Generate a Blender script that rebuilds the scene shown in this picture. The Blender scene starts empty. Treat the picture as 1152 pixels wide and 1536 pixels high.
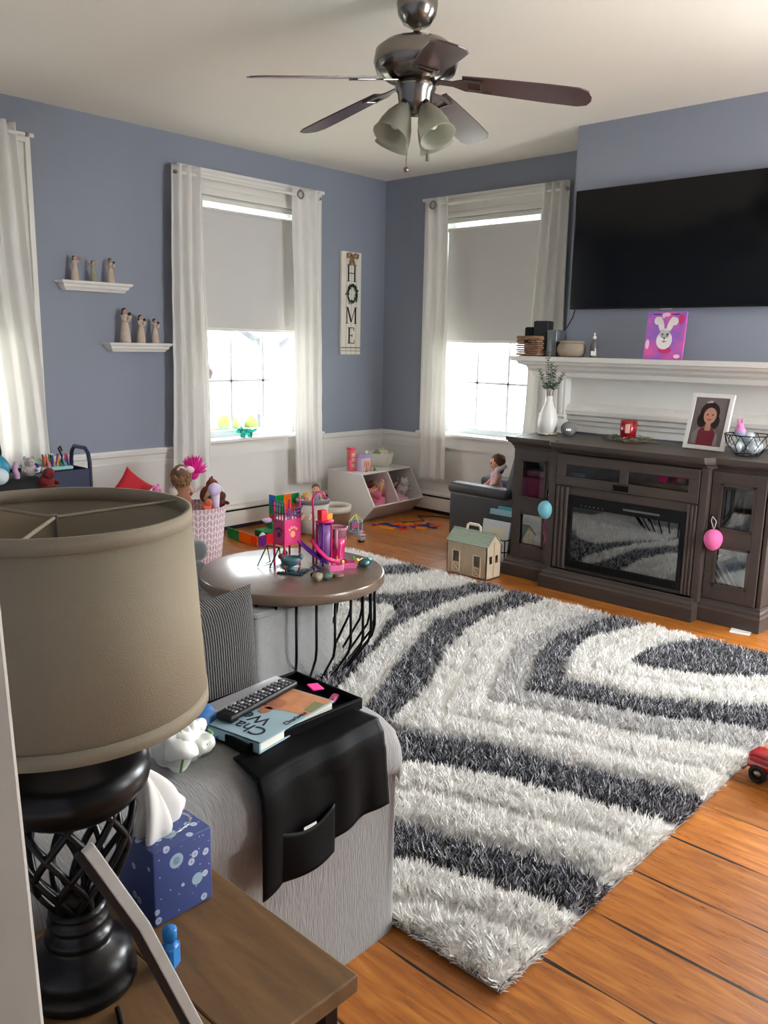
import bpy, math, random
import numpy as np
from mathutils import Vector, Matrix, noise as mnoise
random.seed(7)
sc = bpy.context.scene
COL = sc.collection
PI = math.pi

# ---------------------------------------------------------------- camera
CAM_H = 1.45
cam = bpy.data.cameras.new('camera'); camo = bpy.data.objects.new('camera', cam); COL.objects.link(camo)
Rm = Matrix(((0.682606, 0.129965, -0.719137), (-0.730535, 0.147174, -0.666827), (0.019174, 0.980535, 0.195406)))
# columns of the camera matrix are its right / up / back axes in the room's frame
camo.matrix_world = Matrix.Translation((0, 0, CAM_H)) @ Rm.to_4x4()
cam.sensor_fit = 'VERTICAL'; cam.sensor_height = 36; cam.lens = 1250.525 * 36 / 1536; cam.clip_start = .02
sc.camera = camo

# ---------------------------------------------------------------- daylight
w = bpy.data.worlds.new('overcast_sky'); sc.world = w; w.use_nodes = True
bg = w.node_tree.nodes['Background']; bg.inputs[0].default_value = (.93, .97, 1.0, 1); bg.inputs[1].default_value = 5.6
sc.view_settings.view_transform = 'Standard'; sc.view_settings.look = 'None'
sc.view_settings.gamma = 1; sc.view_settings.use_curve_mapping = False
sc.view_settings.exposure = 1.74
sc.cycles.max_bounces = 10; sc.cycles.diffuse_bounces = 7; sc.cycles.transparent_max_bounces = 12
sc.cycles.sample_clamp_indirect = 8

def portal(name, loc, rot, sx, sy):
    l = bpy.data.lights.new(name, 'AREA'); l.shape = 'RECTANGLE'; l.size = sx; l.size_y = sy
    l.cycles.is_portal = True
    o = bpy.data.objects.new(name, l); COL.objects.link(o); o.location = loc; o.rotation_euler = rot
XB, YA, ZC = 5.69, 5.327, 2.876          # far right wall, far left wall, ceiling
WA1 = (3.67, 4.73); WA2 = (1.26, 2.32); WB1 = (3.62, 4.68); WB2 = (-.45, .75)  # WB2 is an unseen window, added to brighten the near side
WZ = (.715, 2.50)
for k, (a, b) in enumerate((WA1,)):
    portal('window_portal', ((a + b) / 2, YA + .17, sum(WZ) / 2), (-PI / 2, 0, 0), b - a, WZ[1] - WZ[0])
for k, (a, b) in enumerate((WB1,)):
    portal('window_portal', (XB + .17, (a + b) / 2, sum(WZ) / 2), (-PI / 2, 0, -PI / 2), b - a, WZ[1] - WZ[0])

WN1 = (3.0, 4.3)                            # unseen opening added in the near wall to let in more light
def daylight(loc, rot, sx, sy, power, spread=PI):  # extra lamp added outside a window to brighten the room
    l = bpy.data.lights.new('window_fill_lamp', 'AREA'); l.shape = 'RECTANGLE'; l.size = sx; l.size_y = sy; l.energy = power; l.color = (.95, .98, 1); l.spread = spread
    o = bpy.data.objects.new('window_fill_lamp', l); COL.objects.link(o); o.location = loc; o.rotation_euler = rot
H_W = WZ[1] - WZ[0]
daylight((sum(WA2) / 2, YA + .30, sum(WZ) / 2), (-PI / 2, 0, 0), 1.06, H_W, 7)
daylight((XB + .30, sum(WB2) / 2, sum(WZ) / 2), (-PI / 2 + .45, 0, -PI / 2), 1.2, H_W, 66, 2.3)
daylight((sum(WN1) / 2, -1.6, sum(WZ) / 2), (PI / 2 - .5, 0, 0), 1.3, H_W, 3, 2.0)

# ---------------------------------------------------------------- materials
def lin(c):
    r = []
    for v in c[:3]:
        v = v / 255.0
        r.append(v / 12.92 if v <= .04045 else ((v + .055) / 1.055) ** 2.4)
    return tuple(r) + (1,)
MC = {}
def M(name, col, rough=.5, metal=0, var=.06, vs=6, bump=0, bs=60, trans=0, sub=0, coat=0, alpha=1, emit=0, sheen=0, spec=.5, crough=.03, kind='noise', col2=None, ior=1.45, tl=0):
    if name in MC: return MC[name]
    m = bpy.data.materials.new(name); m.use_nodes = True
    nt = m.node_tree; N = nt.nodes; L = nt.links; b = N['Principled BSDF']
    c = lin(col)
    b.inputs['Roughness'].default_value = rough; b.inputs['Metallic'].default_value = metal
    b.inputs['Coat Weight'].default_value = coat; b.inputs['Coat Roughness'].default_value = crough; b.inputs['Alpha'].default_value = alpha
    b.inputs['Transmission Weight'].default_value = trans; b.inputs['IOR'].default_value = ior
    b.inputs['Sheen Weight'].default_value = sheen; b.inputs['Specular IOR Level'].default_value = spec
    tc = N.new('ShaderNodeTexCoord')
    n = N.new('ShaderNodeTexNoise'); n.inputs['Scale'].default_value = vs; n.inputs['Detail'].default_value = 4
    L.new(tc.outputs['Object'], n.inputs['Vector'])
    mx = N.new('ShaderNodeMix'); mx.data_type = 'RGBA'
    c2 = lin(col2) if col2 else tuple(min(1, v * (1 + var * 2)) for v in c[:3]) + (1,)
    c1 = c if col2 else tuple(v * (1 - var * 2) for v in c[:3]) + (1,)
    mx.inputs[6].default_value = c1; mx.inputs[7].default_value = c2
    if col2:
        r = N.new('ShaderNodeValToRGB'); r.color_ramp.elements[0].position = .42; r.color_ramp.elements[1].position = .58
        L.new(n.outputs['Fac'], r.inputs[0]); L.new(r.outputs[0], mx.inputs[0])
    else: L.new(n.outputs['Fac'], mx.inputs[0])
    L.new(mx.outputs[2], b.inputs['Base Color'])
    if emit:
        b.inputs['Emission Color'].default_value = c; b.inputs['Emission Strength'].default_value = emit
    if bump:
        bp = N.new('ShaderNodeBump'); bp.inputs['Strength'].default_value = min(1, bump); bp.inputs['Distance'].default_value = .004
        if kind == 'noise':
            t = N.new('ShaderNodeTexNoise'); t.inputs['Scale'].default_value = bs; t.inputs['Detail'].default_value = 3
        else:
            t = N.new('ShaderNodeTexWave'); t.inputs['Scale'].default_value = bs; t.bands_direction = kind
            t.inputs['Distortion'].default_value = 1.5; t.inputs['Detail'].default_value = 2; t.inputs['Detail Scale'].default_value = 3
        L.new(tc.outputs['Object'], t.inputs['Vector'])
        L.new(t.outputs['Fac'] if kind == 'noise' else t.outputs['Fac'], bp.inputs['Height'])
        L.new(bp.outputs[0], b.inputs['Normal'])
    if tl:      # cloth that lets some daylight through
        o = N['Material Output']; ms = N.new('ShaderNodeMixShader'); tr = N.new('ShaderNodeBsdfTranslucent')
        tr.inputs[0].default_value = c; ms.inputs[0].default_value = tl
        L.new(b.outputs[0], ms.inputs[1]); L.new(tr.outputs[0], ms.inputs[2]); L.new(ms.outputs[0], o.inputs[0])
    MC[name] = m
    return m
def glass(name, col=(1, 1, 1), refl=.08, rough=.02):
    if name in MC: return MC[name]
    m = bpy.data.materials.new(name); m.use_nodes = True; nt = m.node_tree; N = nt.nodes; L = nt.links
    N.remove(N['Principled BSDF']); o = N['Material Output']
    t = N.new('ShaderNodeBsdfTransparent'); t.inputs[0].default_value = (*col, 1)
    g = N.new('ShaderNodeBsdfGlossy'); g.inputs['Roughness'].default_value = rough
    ms = N.new('ShaderNodeMixShader'); lw = N.new('ShaderNodeLayerWeight'); lw.inputs[0].default_value = .5
    mt = N.new('ShaderNodeMath'); mt.operation = 'MULTIPLY_ADD'; mt.inputs[1].default_value = .35; mt.inputs[2].default_value = refl
    L.new(lw.outputs['Fresnel'], mt.inputs[0]); L.new(mt.outputs[0], ms.inputs[0])
    L.new(t.outputs[0], ms.inputs[1]); L.new(g.outputs[0], ms.inputs[2]); L.new(ms.outputs[0], o.inputs[0])
    MC[name] = m
    return m

# ---------------------------------------------------------------- geometry collector
def rotm(rx=0, ry=0, rz=0):
    return Matrix.Rotation(rz, 3, 'Z') @ Matrix.Rotation(ry, 3, 'Y') @ Matrix.Rotation(rx, 3, 'X')
class G:
    def __init__(s): s.v = []; s.f = []; s.m = []; s.s = []; s.mi = 0; s.x = None
    def add(s, vs, fs, smooth=False, Tm=None):
        o = len(s.v)
        for p in vs:
            p = Vector(p)
            if Tm is not None: p = Tm @ p
            if s.x is not None: p = s.x @ p
            s.v.append(tuple(p))
        for f in fs: s.f.append([i + o for i in f]); s.m.append(s.mi); s.s.append(smooth)
        return s
    def box(s, c, d, r=(0, 0, 0), taper=1):
        R = rotm(*r); c = Vector(c); hx, hy, hz = d[0] / 2, d[1] / 2, d[2] / 2
        vs = []
        for z in (-1, 1):
            k = taper if z > 0 else 1
            for x, y in ((-1, -1), (1, -1), (1, 1), (-1, 1)): vs.append(R @ Vector((x * hx * k, y * hy * k, z * hz)) + c)
        return s.add(vs, [(3, 2, 1, 0), (4, 5, 6, 7), (0, 1, 5, 4), (1, 2, 6, 5), (2, 3, 7, 6), (3, 0, 4, 7)])
    def bb(s, x0, x1, y0, y1, z0, z1): return s.box(((x0 + x1) / 2, (y0 + y1) / 2, (z0 + z1) / 2), (abs(x1 - x0), abs(y1 - y0), abs(z1 - z0)))
    def rbox(s, c, d, r=(0, 0, 0), b=.01, n=3):
        """box with rounded edges"""
        R = rotm(*r); c = Vector(c); h = [v / 2 for v in d]; b = min(b, *[q * .999 for q in h])
        import itertools
        # superellipsoid-like: rounded cube from a subdivided cube
        k = n * 2 + 2
        def ax(i, hh):
            t = i / (k - 1)
            if i < n + 1:
                a = (i / n) * PI / 2; return -(hh - b), -b * math.cos(a), math.sin(a)
            a = ((i - n - 1) / n) * PI / 2; return (hh - b), b * math.sin(a), math.cos(a)
        idx = {}; vs = []; fs = []
        def vert(i, j, l):
            key = (i, j, l)
            if key in idx: return idx[key]
            q = []
            for ii, hh in zip(key, h):
                if ii <= n: q.append((-(hh - b), -1 + ii / n))
                else: q.append((hh - b, (ii - n - 1) / n))
            dv = Vector([t[1] for t in q])
            dv = Vector([math.sin(t * PI / 2) for t in dv]) if True else dv
            if dv.length > 0: 
                m_ = dv.length; dv = dv / m_
            p = Vector([t[0] for t in q]) + dv * b
            idx[key] = len(vs); vs.append(R @ p + c); return idx[key]
        for a in range(3):
            for side in (0, k - 1):
                for i in range(k - 1):
                    for j in range(k - 1):
                        def K(i, j):
                            t = [0, 0, 0]; t[a] = side; o = [x for x in range(3) if x != a]; t[o[0]] = i; t[o[1]] = j; return vert(*t)
                        f = [K(i, j), K(i + 1, j), K(i + 1, j + 1), K(i, j + 1)]
                        if (side == 0) ^ (a == 1): f.reverse()
                        fs.append(f)
        return s.add(vs, fs, True)
    def lathe(s, pr, c=(0, 0, 0), seg=32, r=(0, 0, 0), sx=1, sy=1, closed=False):
        R = rotm(*r); c = Vector(c); vs = []; fs = []
        for (rr, z) in pr:
            for k in range(seg):
                a = 2 * PI * k / seg; vs.append(R @ Vector((rr * math.cos(a) * sx, rr * math.sin(a) * sy, z)) + c)
        n = len(pr)
        for i in range(n - 1 + (1 if closed else 0)):
            for k in range(seg):
                a = i * seg + k; b = i * seg + (k + 1) % seg; j = (i + 1) % n; fs.append((a, b, j * seg + (k + 1) % seg, j * seg + k))
        return s.add(vs, fs, True)
    def cyl(s, p0, p1, r0, r1=None, seg=16, smooth=True):
        if r1 is None: r1 = r0
        p0 = Vector(p0); p1 = Vector(p1); d = p1 - p0; q = d.to_track_quat('Z', 'Y').to_matrix(); vs = []; fs = []
        for p, rr in ((p0, r0), (p1, r1)):
            for k in range(seg):
                a = 2 * PI * k / seg; vs.append(p + q @ Vector((rr * math.cos(a), rr * math.sin(a), 0)))
        for k in range(seg): fs.append((k, (k + 1) % seg, seg + (k + 1) % seg, seg + k))
        s.add(vs, fs, smooth); s.add(vs, [tuple(reversed(range(seg))), tuple(range(seg, 2 * seg))]); return s
    def tube(s, pts, r, seg=8, closed=False, caps=True, flat=1):
        pts = [Vector(p) for p in pts]; n = len(pts); rs = r if isinstance(r, (list, tuple)) else [r] * n
        vs = []; fs = []; up = None
        for i, p in enumerate(pts):
            if closed: t = pts[(i + 1) % n] - pts[i - 1]
            else: t = pts[min(i + 1, n - 1)] - pts[max(i - 1, 0)]
            t.normalize()
            if up is None: up = Vector((0, 0, 1)) if abs(t.z) < .9 else Vector((1, 0, 0))
            a = t.cross(up).normalized(); up = a.cross(t).normalized()
            for k in range(seg):
                g = 2 * PI * k / seg; vs.append(p + (a * math.cos(g) + up * math.sin(g) * flat) * rs[i])
        for i in range(n if closed else n - 1):
            j = (i + 1) % n
            for k in range(seg): fs.append((i * seg + k, i * seg + (k + 1) % seg, j * seg + (k + 1) % seg, j * seg + k))
        if not closed and caps: fs.append(tuple(reversed(range(seg)))); fs.append(tuple(range((n - 1) * seg, n * seg)))
        return s.add(vs, fs, True)
    def ell(s, c, d, r=(0, 0, 0), seg=20, rings=12, lump=0, ls=8):
        R = rotm(*r); c = Vector(c)
        vs = [Vector((0, 0, 1))]; fs = []
        for i in range(1, rings):
            a = PI * i / rings
            for k in range(seg):
                g = 2 * PI * k / seg; vs.append(Vector((math.sin(a) * math.cos(g), math.sin(a) * math.sin(g), math.cos(a))))
        vs.append(Vector((0, 0, -1)))
        for k in range(seg): fs.append((0, 1 + k, 1 + (k + 1) % seg))
        for i in range(rings - 2):
            for k in range(seg): a = 1 + i * seg; fs.append((a + k, a + seg + k, a + seg + (k + 1) % seg, a + (k + 1) % seg))
        a = 1 + (rings - 2) * seg; e = len(vs) - 1
        for k in range(seg): fs.append((a + k, e, a + (k + 1) % seg))
        out = []
        for v in vs:
            q = Vector((v.x * d[0], v.y * d[1], v.z * d[2]))
            if lump: q *= 1 + lump * mnoise.noise((q + c) * ls)
            out.append(R @ q + c)
        return s.add(out, fs, True)
    def grid(s, fn, nu, nv, smooth=True, cu=False):
        vs = [fn(i / nu, j / nv) for j in range(nv + 1) for i in range(nu + (0 if cu else 1))]; fs = []
        W = nu if cu else nu + 1
        for j in range(nv):
            for i in range(nu):
                i2 = (i + 1) % W; fs.append((j * W + i, j * W + i2, (j + 1) * W + i2, (j + 1) * W + i))
        return s.add(vs, fs, smooth)
    def prism(s, poly, c, ax='z', t=.01, r=(0, 0, 0)):
        """2D outline pushed out by t; ax is the direction of the thickness"""
        R = rotm(*r); c = Vector(c); vs = []; n = len(poly)
        for e in (0, t):
            for (a, b) in poly:
                p = {'z': (a, b, e), 'y': (a, e, b), 'x': (e, a, b)}[ax]; vs.append(R @ Vector(p) + c)
        fs = [tuple(range(n)), tuple(reversed(range(n, 2 * n)))]
        for k in range(n): fs.append((k, n + k, n + (k + 1) % n, (k + 1) % n))
        return s.add(vs, fs)
    def sweep(s, prof, path):
        """constant cross-section: prof is (out, up) pairs; path a list of (point, outward direction)"""
        vs = []; fs = []; n = len(prof)
        for p, o in path:
            for a, b in prof: vs.append(Vector(p) + Vector(o) * a + Vector((0, 0, b)))
        for i in range(len(path) - 1):
            for k in range(n): fs.append((i * n + k, i * n + (k + 1) % n, (i + 1) * n + (k + 1) % n, (i + 1) * n + k))
        fs.append(tuple(range(n))); fs.append(tuple(reversed(range((len(path) - 1) * n, len(path) * n))))
        return s.add(vs, fs)
    def build(s, name, mat, parent=None, bev=0, sub=0, solid=0, wc=False, origin=True, fix=True):
        """links everything collected so far as ONE mesh object"""
        me = bpy.data.meshes.new(name); off = Vector((0, 0, 0))
        if parent is not None and wc:
            q = parent
            while q.parent: q = q.parent
            off = Vector(q.location); a = -q.rotation_euler.z
        vs = s.v
        if parent is None and origin:
            xs = [v[0] for v in vs]; ys = [v[1] for v in vs]; zs = [v[2] for v in vs]
            off = Vector(((min(xs) + max(xs)) / 2, (min(ys) + max(ys)) / 2, min(zs)))
        if parent is not None and wc and abs(a) > 1e-6:
            Rz = Matrix.Rotation(a, 3, 'Z'); vs = [tuple(Rz @ (Vector(v) - off)) for v in vs]
        else: vs = [(v[0] - off[0], v[1] - off[1], v[2] - off[2]) for v in vs]
        me.from_pydata(vs, [], s.f)
        me.polygons.foreach_set('material_index', s.m); me.polygons.foreach_set('use_smooth', s.s)
        for mm in (mat if isinstance(mat, (list, tuple)) else [mat]): me.materials.append(mm)
        me.validate()
        if fix:
            import bmesh
            bm = bmesh.new(); bm.from_mesh(me); bmesh.ops.recalc_face_normals(bm, faces=bm.faces); bm.to_mesh(me); bm.free()
        o = bpy.data.objects.new(name, me); COL.objects.link(o)
        if parent is not None: o.parent = parent
        elif origin: o.location = off
        if solid:
            q = o.modifiers.new('thickness', 'SOLIDIFY'); q.thickness = solid; q.offset = 0
        if bev:
            q = o.modifiers.new('bevel', 'BEVEL'); q.width = bev; q.segments = 2; q.limit_method = 'ANGLE'; q.angle_limit = .6
        if sub:
            q = o.modifiers.new('subdivision', 'SUBSURF'); q.levels = sub; q.render_levels = sub
        return o
def T(name, label, cat, loc=(0, 0, 0), rz=0, group=None):
    o = bpy.data.objects.new(name, None); COL.objects.link(o); o.empty_display_size = .05
    o.location = loc; o.rotation_euler = (0, 0, rz); return tag(o, label, cat, group)
def tag(o, label, cat, group=None):
    o['label'] = label; o['category'] = cat
    if group: o['group'] = group
    return o
def struct(o): o['kind'] = 'structure'; return o
def lab(o, label): o['label'] = label; return o
def copy_tree(o, parent=None):
    c = o.copy(); COL.objects.link(c); c.parent = parent
    for ch in list(o.children): copy_tree(ch, c)
    return c

# shared materials
WHITE = M('white_trim_paint', (226, 224, 218), .45, var=.02)
CURT = M('white_curtain_cloth', (238, 236, 232), .55, var=.02, bump=.15, bs=220, tl=.28, sheen=.2)
SHADE = M('grey_roller_shade_cloth', (205, 202, 200), .8, var=.015, bump=.1, bs=300, tl=.05)
BLACK = M('black_plastic', (14, 14, 16), .45, var=.1, spec=.3)
BLKMET = M('black_metal', (16, 16, 17), .35, metal=.6, var=.1)
NICK = M('brushed_nickel', (150, 146, 140), .28, metal=1, var=.08)
SKIN = M('doll_skin', (222, 170, 140), .5, var=.03)
# ================================================================ SETTING
def tone_wall(name):
    """blue-grey paint above the chair rail, white below it"""
    m = M(name, (139, 145, 159), .65, var=.012, vs=2, bump=.06, bs=180)
    nt = m.node_tree; N = nt.nodes; L = nt.links; b = N['Principled BSDF']
    src = b.inputs['Base Color'].links[0].from_socket
    geo = N.new('ShaderNodeNewGeometry'); sp = N.new('ShaderNodeSeparateXYZ'); L.new(geo.outputs['Position'], sp.inputs[0])
    gt = N.new('ShaderNodeMath'); gt.operation = 'LESS_THAN'; gt.inputs[1].default_value = .60; L.new(sp.outputs[2], gt.inputs[0])
    mx = N.new('ShaderNodeMix'); mx.data_type = 'RGBA'; L.new(gt.outputs[0], mx.inputs[0]); L.new(src, mx.inputs[6]); mx.inputs[7].default_value = lin((222, 219, 214))
    L.new(mx.outputs[2], b.inputs['Base Color']); return m
PAINT = tone_wall('blue_grey_wall_paint')
def wall_with_holes(name, axis, pos, thick, a0, a1, z0, z1, holes):
    g = G(); xs = sorted([a0, a1] + [v for h in holes for v in h[:2]])
    def slab(p, q, zz0, zz1):
        if q - p < 1e-4 or zz1 - zz0 < 1e-4: return
        if axis == 'y': g.bb(p, q, pos, pos + thick, zz0, zz1)
        else: g.bb(pos, pos + thick, p, q, zz0, zz1)
    cur = a0
    for h in sorted(holes):
        slab(cur, h[0], z0, z1); slab(h[0], h[1], z0, h[2]); slab(h[0], h[1], h[3], z1); cur = h[1]
    slab(cur, a1, z0, z1)
    return struct(g.build(name, PAINT))
XW = .139                                    # room face of the doorway wall
wall_with_holes('wall_left', 'y', YA, .18, XW - .14, XB, 0, ZC, [(*WA1, *WZ), (*WA2, *WZ)])
wall_with_holes('wall_right', 'x', XB, .18, -1.3, YA + .18, 0, ZC, [(*WB1, *WZ), (*WB2, *WZ)])
wall_with_holes('wall_back', 'x', XW - .14, .14, .42, YA, 0, ZC, [])
struct(G().bb(XW - .14, XW, -1.3, -.55, 0, ZC).build('wall_back', PAINT))
struct(G().bb(XW - .14, XW, -.55, .42, 2.2, ZC).build('wall_back', PAINT))
wall_with_holes('wall_near', 'y', -1.48, .18, XW - .14, XB + .18, 0, ZC, [(*WN1, *WZ)])
struct(G().bb(5.09, XB, 1.0, 3.06, 0, ZC).build('wall_chimney_breast', PAINT))
for q in ((-1.4, -1.3, -1.3, 1.3), (-1.3, XW - .14, -1.4, -1.3), (-1.3, XW - .14, 1.3, 1.4)):
    struct(G().bb(q[0], q[1], q[2], q[3], 0, ZC).build('wall_hall', PAINT))
CEIL = M('ceiling_plaster', (240, 235, 224), .85, var=.02, vs=1.5, bump=.12, bs=35)
struct(G().bb(-1.4, XB + .18, -1.48, YA + .18, ZC, ZC + .12).build('ceiling', CEIL))
# floor: wide old pine boards running away from the camera along y
def floor_mat():
    m = bpy.data.materials.new('orange_pine_boards'); m.use_nodes = True; nt = m.node_tree; N = nt.nodes; L = nt.links; b = N['Principled BSDF']
    tc = N.new('ShaderNodeNewGeometry'); sp = N.new('ShaderNodeSeparateXYZ'); L.new(tc.outputs['Position'], sp.inputs[0])
    def mth(op, a, bv=None, c=None):
        n = N.new('ShaderNodeMath'); n.operation = op
        for i, v in enumerate((a, bv, c)):
            if v is None: continue
            if isinstance(v, (int, float)): n.inputs[i].default_value = v
            else: L.new(v, n.inputs[i])
        return n.outputs[0]
    wn = N.new('ShaderNodeTexNoise'); wn.inputs['Scale'].default_value = 3; L.new(tc.outputs['Position'], wn.inputs['Vector'])
    wob = mth('MULTIPLY', mth('SUBTRACT', wn.outputs['Fac'], .5), .012)
    xs = mth('DIVIDE', mth('ADD', mth('SUBTRACT', sp.outputs[0], .14), wob), .24)
    idx = mth('FLOOR', xs); fr = mth('FRACT', xs)
    edge = mth('MINIMUM', fr, mth('SUBTRACT', 1.0, fr))
    wn1 = N.new('ShaderNodeTexWhiteNoise'); wn1.noise_dimensions = '1D'; L.new(idx, wn1.inputs['W'])
    # butt joints
    ys = mth('DIVIDE', mth('ADD', sp.outputs[1], mth('MULTIPLY', wn1.outputs['Value'], 7.0)), 3.1)
    yf = mth('FRACT', ys); ye = mth('MULTIPLY', mth('MINIMUM', yf, mth('SUBTRACT', 1.0, yf)), 3.1 / .24)
    wn2 = N.new('ShaderNodeTexWhiteNoise'); wn2.noise_dimensions = '2D'
    cb = N.new('ShaderNodeCombineXYZ'); L.new(idx, cb.inputs[0]); L.new(mth('FLOOR', ys), cb.inputs[1]); L.new(cb.outputs[0], wn2.inputs['Vector'])
    gapn = N.new('ShaderNodeTexNoise'); gapn.inputs['Scale'].default_value = 3; L.new(tc.outputs['Position'], gapn.inputs['Vector'])
    gw = mth('MULTIPLY', mth('SUBTRACT', gapn.outputs['Fac'], .34), .085)
    gap = mth('LESS_THAN', mth('MINIMUM', edge, ye), mth('MAXIMUM', gw, .0045))
    # grain
    mp = N.new('ShaderNodeMapping'); mp.inputs['Scale'].default_value = (15, 1.8, 1); L.new(tc.outputs['Position'], mp.inputs[0])
    of = N.new('ShaderNodeVectorMath'); of.operation = 'ADD'; L.new(mp.outputs[0], of.inputs[0]); L.new(wn2.outputs['Color'], of.inputs[1])
    gr = N.new('ShaderNodeTexNoise'); gr.inputs['Scale'].default_value = 2.2; gr.inputs['Detail'].default_value = 8; gr.inputs['Distortion'].default_value = 1.2; L.new(of.outputs[0], gr.inputs['Vector'])
    r = N.new('ShaderNodeValToRGB'); e = r.color_ramp.elements
    e[0].position = .28; e[0].color = lin((140, 80, 30)); e[1].position = .72; e[1].color = lin((198, 128, 54))
    x = e.new(.5); x.color = lin((174, 103, 38)); L.new(gr.outputs['Fac'], r.inputs[0])
    hs = N.new('ShaderNodeHueSaturation'); L.new(r.outputs[0], hs.inputs['Color']); L.new(mth('MULTIPLY_ADD', wn2.outputs['Value'], .36, .58), hs.inputs['Value'])
    # worn pale scuffs and dark knots
    sc_ = N.new('ShaderNodeTexNoise'); sc_.inputs['Scale'].default_value = 6; sc_.inputs['Detail'].default_value = 9; sc_.inputs['Roughness'].default_value = .68; L.new(mp.outputs[0], sc_.inputs['Vector'])
    sr = N.new('ShaderNodeValToRGB'); sr.color_ramp.elements[0].position = .64; sr.color_ramp.elements[1].position = .70; L.new(sc_.outputs['Fac'], sr.inputs[0])
    mx = N.new('ShaderNodeMix'); mx.data_type = 'RGBA'; L.new(mth('MULTIPLY', sr.outputs[0], .55), mx.inputs[0]); L.new(hs.outputs[0], mx.inputs[6]); mx.inputs[7].default_value = lin((190, 140, 92))
    vo = N.new('ShaderNodeTexVoronoi'); vo.inputs['Scale'].default_value = 2.3; L.new(tc.outputs['Position'], vo.inputs['Vector'])
    kn = mth('LESS_THAN', vo.outputs['Distance'], .03)
    mk = N.new('ShaderNodeMix'); mk.data_type = 'RGBA'; L.new(kn, mk.inputs[0]); L.new(mx.outputs[2], mk.inputs[6]); mk.inputs[7].default_value = lin((66, 34, 16))
    mg = N.new('ShaderNodeMix'); mg.data_type = 'RGBA'; L.new(gap, mg.inputs[0]); L.new(mk.outputs[2], mg.inputs[6]); mg.inputs[7].default_value = lin((30, 18, 10))
    L.new(mg.outputs[2], b.inputs['Base Color'])
    L.new(mth('MULTIPLY_ADD', sc_.outputs['Fac'], .35, .14), b.inputs['Roughness'])
    bp = N.new('ShaderNodeBump'); bp.inputs['Strength'].default_value = .35; bp.inputs['Distance'].default_value = .004
    L.new(mth('ADD', mth('MULTIPLY', gap, -2.0), mth('MULTIPLY', gr.outputs['Fac'], .8)), bp.inputs['Height']); L.new(bp.outputs[0], b.inputs['Normal'])
    return m
struct(G().bb(-1.4, XB + .18, -1.48, YA + .18, -.1, 0).build('floor', floor_mat()))
# chair rail
RAIL = [(0, .565), (.012, .565), (.016, .60), (.010, .607), (.014, .645), (.030, .655), (.034, .678), (.024, .692), (0, .692)]
def rail(name, segs):
    for p, q, o in segs: struct(G().sweep(RAIL, [((*p, 0), o), ((*q, 0), o)]).build(name, WHITE))
rail('trim_1', [((XW, YA), (WA2[0] - .15, YA), (0, -1, 0)), ((WA2[1] + .15, YA), (WA1[0] - .15, YA), (0, -1, 0)), ((WA1[1] + .15, YA), (XB, YA), (0, -1, 0))])
rail('trim_2', [((XB, YA), (XB, WB1[1] + .15), (-1, 0, 0)), ((XB, WB1[0] - .15), (XB, 3.06), (-1, 0, 0))])
# door casing beside the camera
DOORP = M('old_door_casing_paint', (205, 200, 190), .5, var=.05, vs=14, bump=.25, bs=30)
d1 = struct(G().prism([(-.05, 0), (.171, 0), (.139, 1.141), (.133, 1.355), (.109, 2.2), (-.05, 2.2)], (0, .335, 0), 'y', .03).build('door_1', DOORP, bev=.002))
# windows
def window(n, axis, a0, a1, cord=False, muntin=True):
    """axis 'y': the window lies in the far left wall; 'x': in the far right wall"""
    z0, z1 = WZ; sx = (lambda a, d, z: (a, YA + d, z)) if axis == 'y' else (lambda a, d, z: (XB + d, a, z))
    def bx(g, p, q, d0, d1, za, zb):
        A = sx(p, d0, za); B = sx(q, d1, zb); g.bb(A[0], B[0], A[1], B[1], A[2], B[2])
    g = G()
    for (c0, c1, dd) in ((0, .15, -.018), (.0, .03, -.034), (.12, .15, -.04), (.05, .075, -.026)):      # stepped casing
        bx(g, a0 - c1, a0 - c0, dd, 0, z0, z1 + c1); bx(g, a1 + c0, a1 + c1, dd, 0, z0, z1 + c1); bx(g, a0 - c0, a1 + c0, dd, 0, z1 + c0, z1 + c1)
    bx(g, a0 - .17, a1 + .17, -.055, 0, z1 + .15, z1 + .172)
    bx(g, a0 - .155, a1 + .155, -.02, 0, z0 - .13, z0 - .02)          # apron
    for (p, q) in ((a0, a0 + .006), (a1 - .006, a1)): bx(g, p, q, 0, .18, z0, z1)
    bx(g, a0, a1, 0, .18, z1 - .006, z1); bx(g, a0, a1, 0, .18, z0 - .01, z0)
    w_ = struct(g.build('window_%d' % n, WHITE, origin=False))
    s = G(); bx(s, a0 - .17, a1 + .17, -.075, .08, z0 - .02, z0 + .004); s.build('window_sill', WHITE, w_, bev=.006)
    vin = M('white_vinyl_sash', (214, 222, 226), .35, var=.01)
    s = G(); t = .055; mid = 1.60
    for (p, q, zz0, zz1, d) in ((a0, a1, z0, mid, .08), (a0, a1, mid - .03, z1, .12)):
        bx(s, p + .006, p + .006 + t, d, d + .035, zz0, zz1); bx(s, q - .006 - t, q - .006, d, d + .035, zz0, zz1)
        bx(s, p + t, q - t, d, d + .035, zz0, zz0 + t); bx(s, p + t, q - t, d, d + .035, zz1 - t, zz1)
    s.build('window_frame', vin, w_)
    for (zz0, zz1, d) in ((z0 + t, mid - t, .097), (mid + .02, z1 - t, .137)):
        s = G(); bx(s, a0 + t, a1 - t, d - .003, d + .003, zz0, zz1); s.build('pane', glass('window_glass'), w_)
        s = G()
        for k in (1, 2): p = a0 + t + (a1 - a0 - 2 * t) * k / 3; bx(s, p - .009, p + .009, d - .008, d + .008, zz0, zz1)
        p = (zz0 + zz1) / 2; bx(s, a0 + t, a1 - t, d - .008, d + .008, p - .009, p + .009); s.build('muntin', vin, w_)
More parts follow.
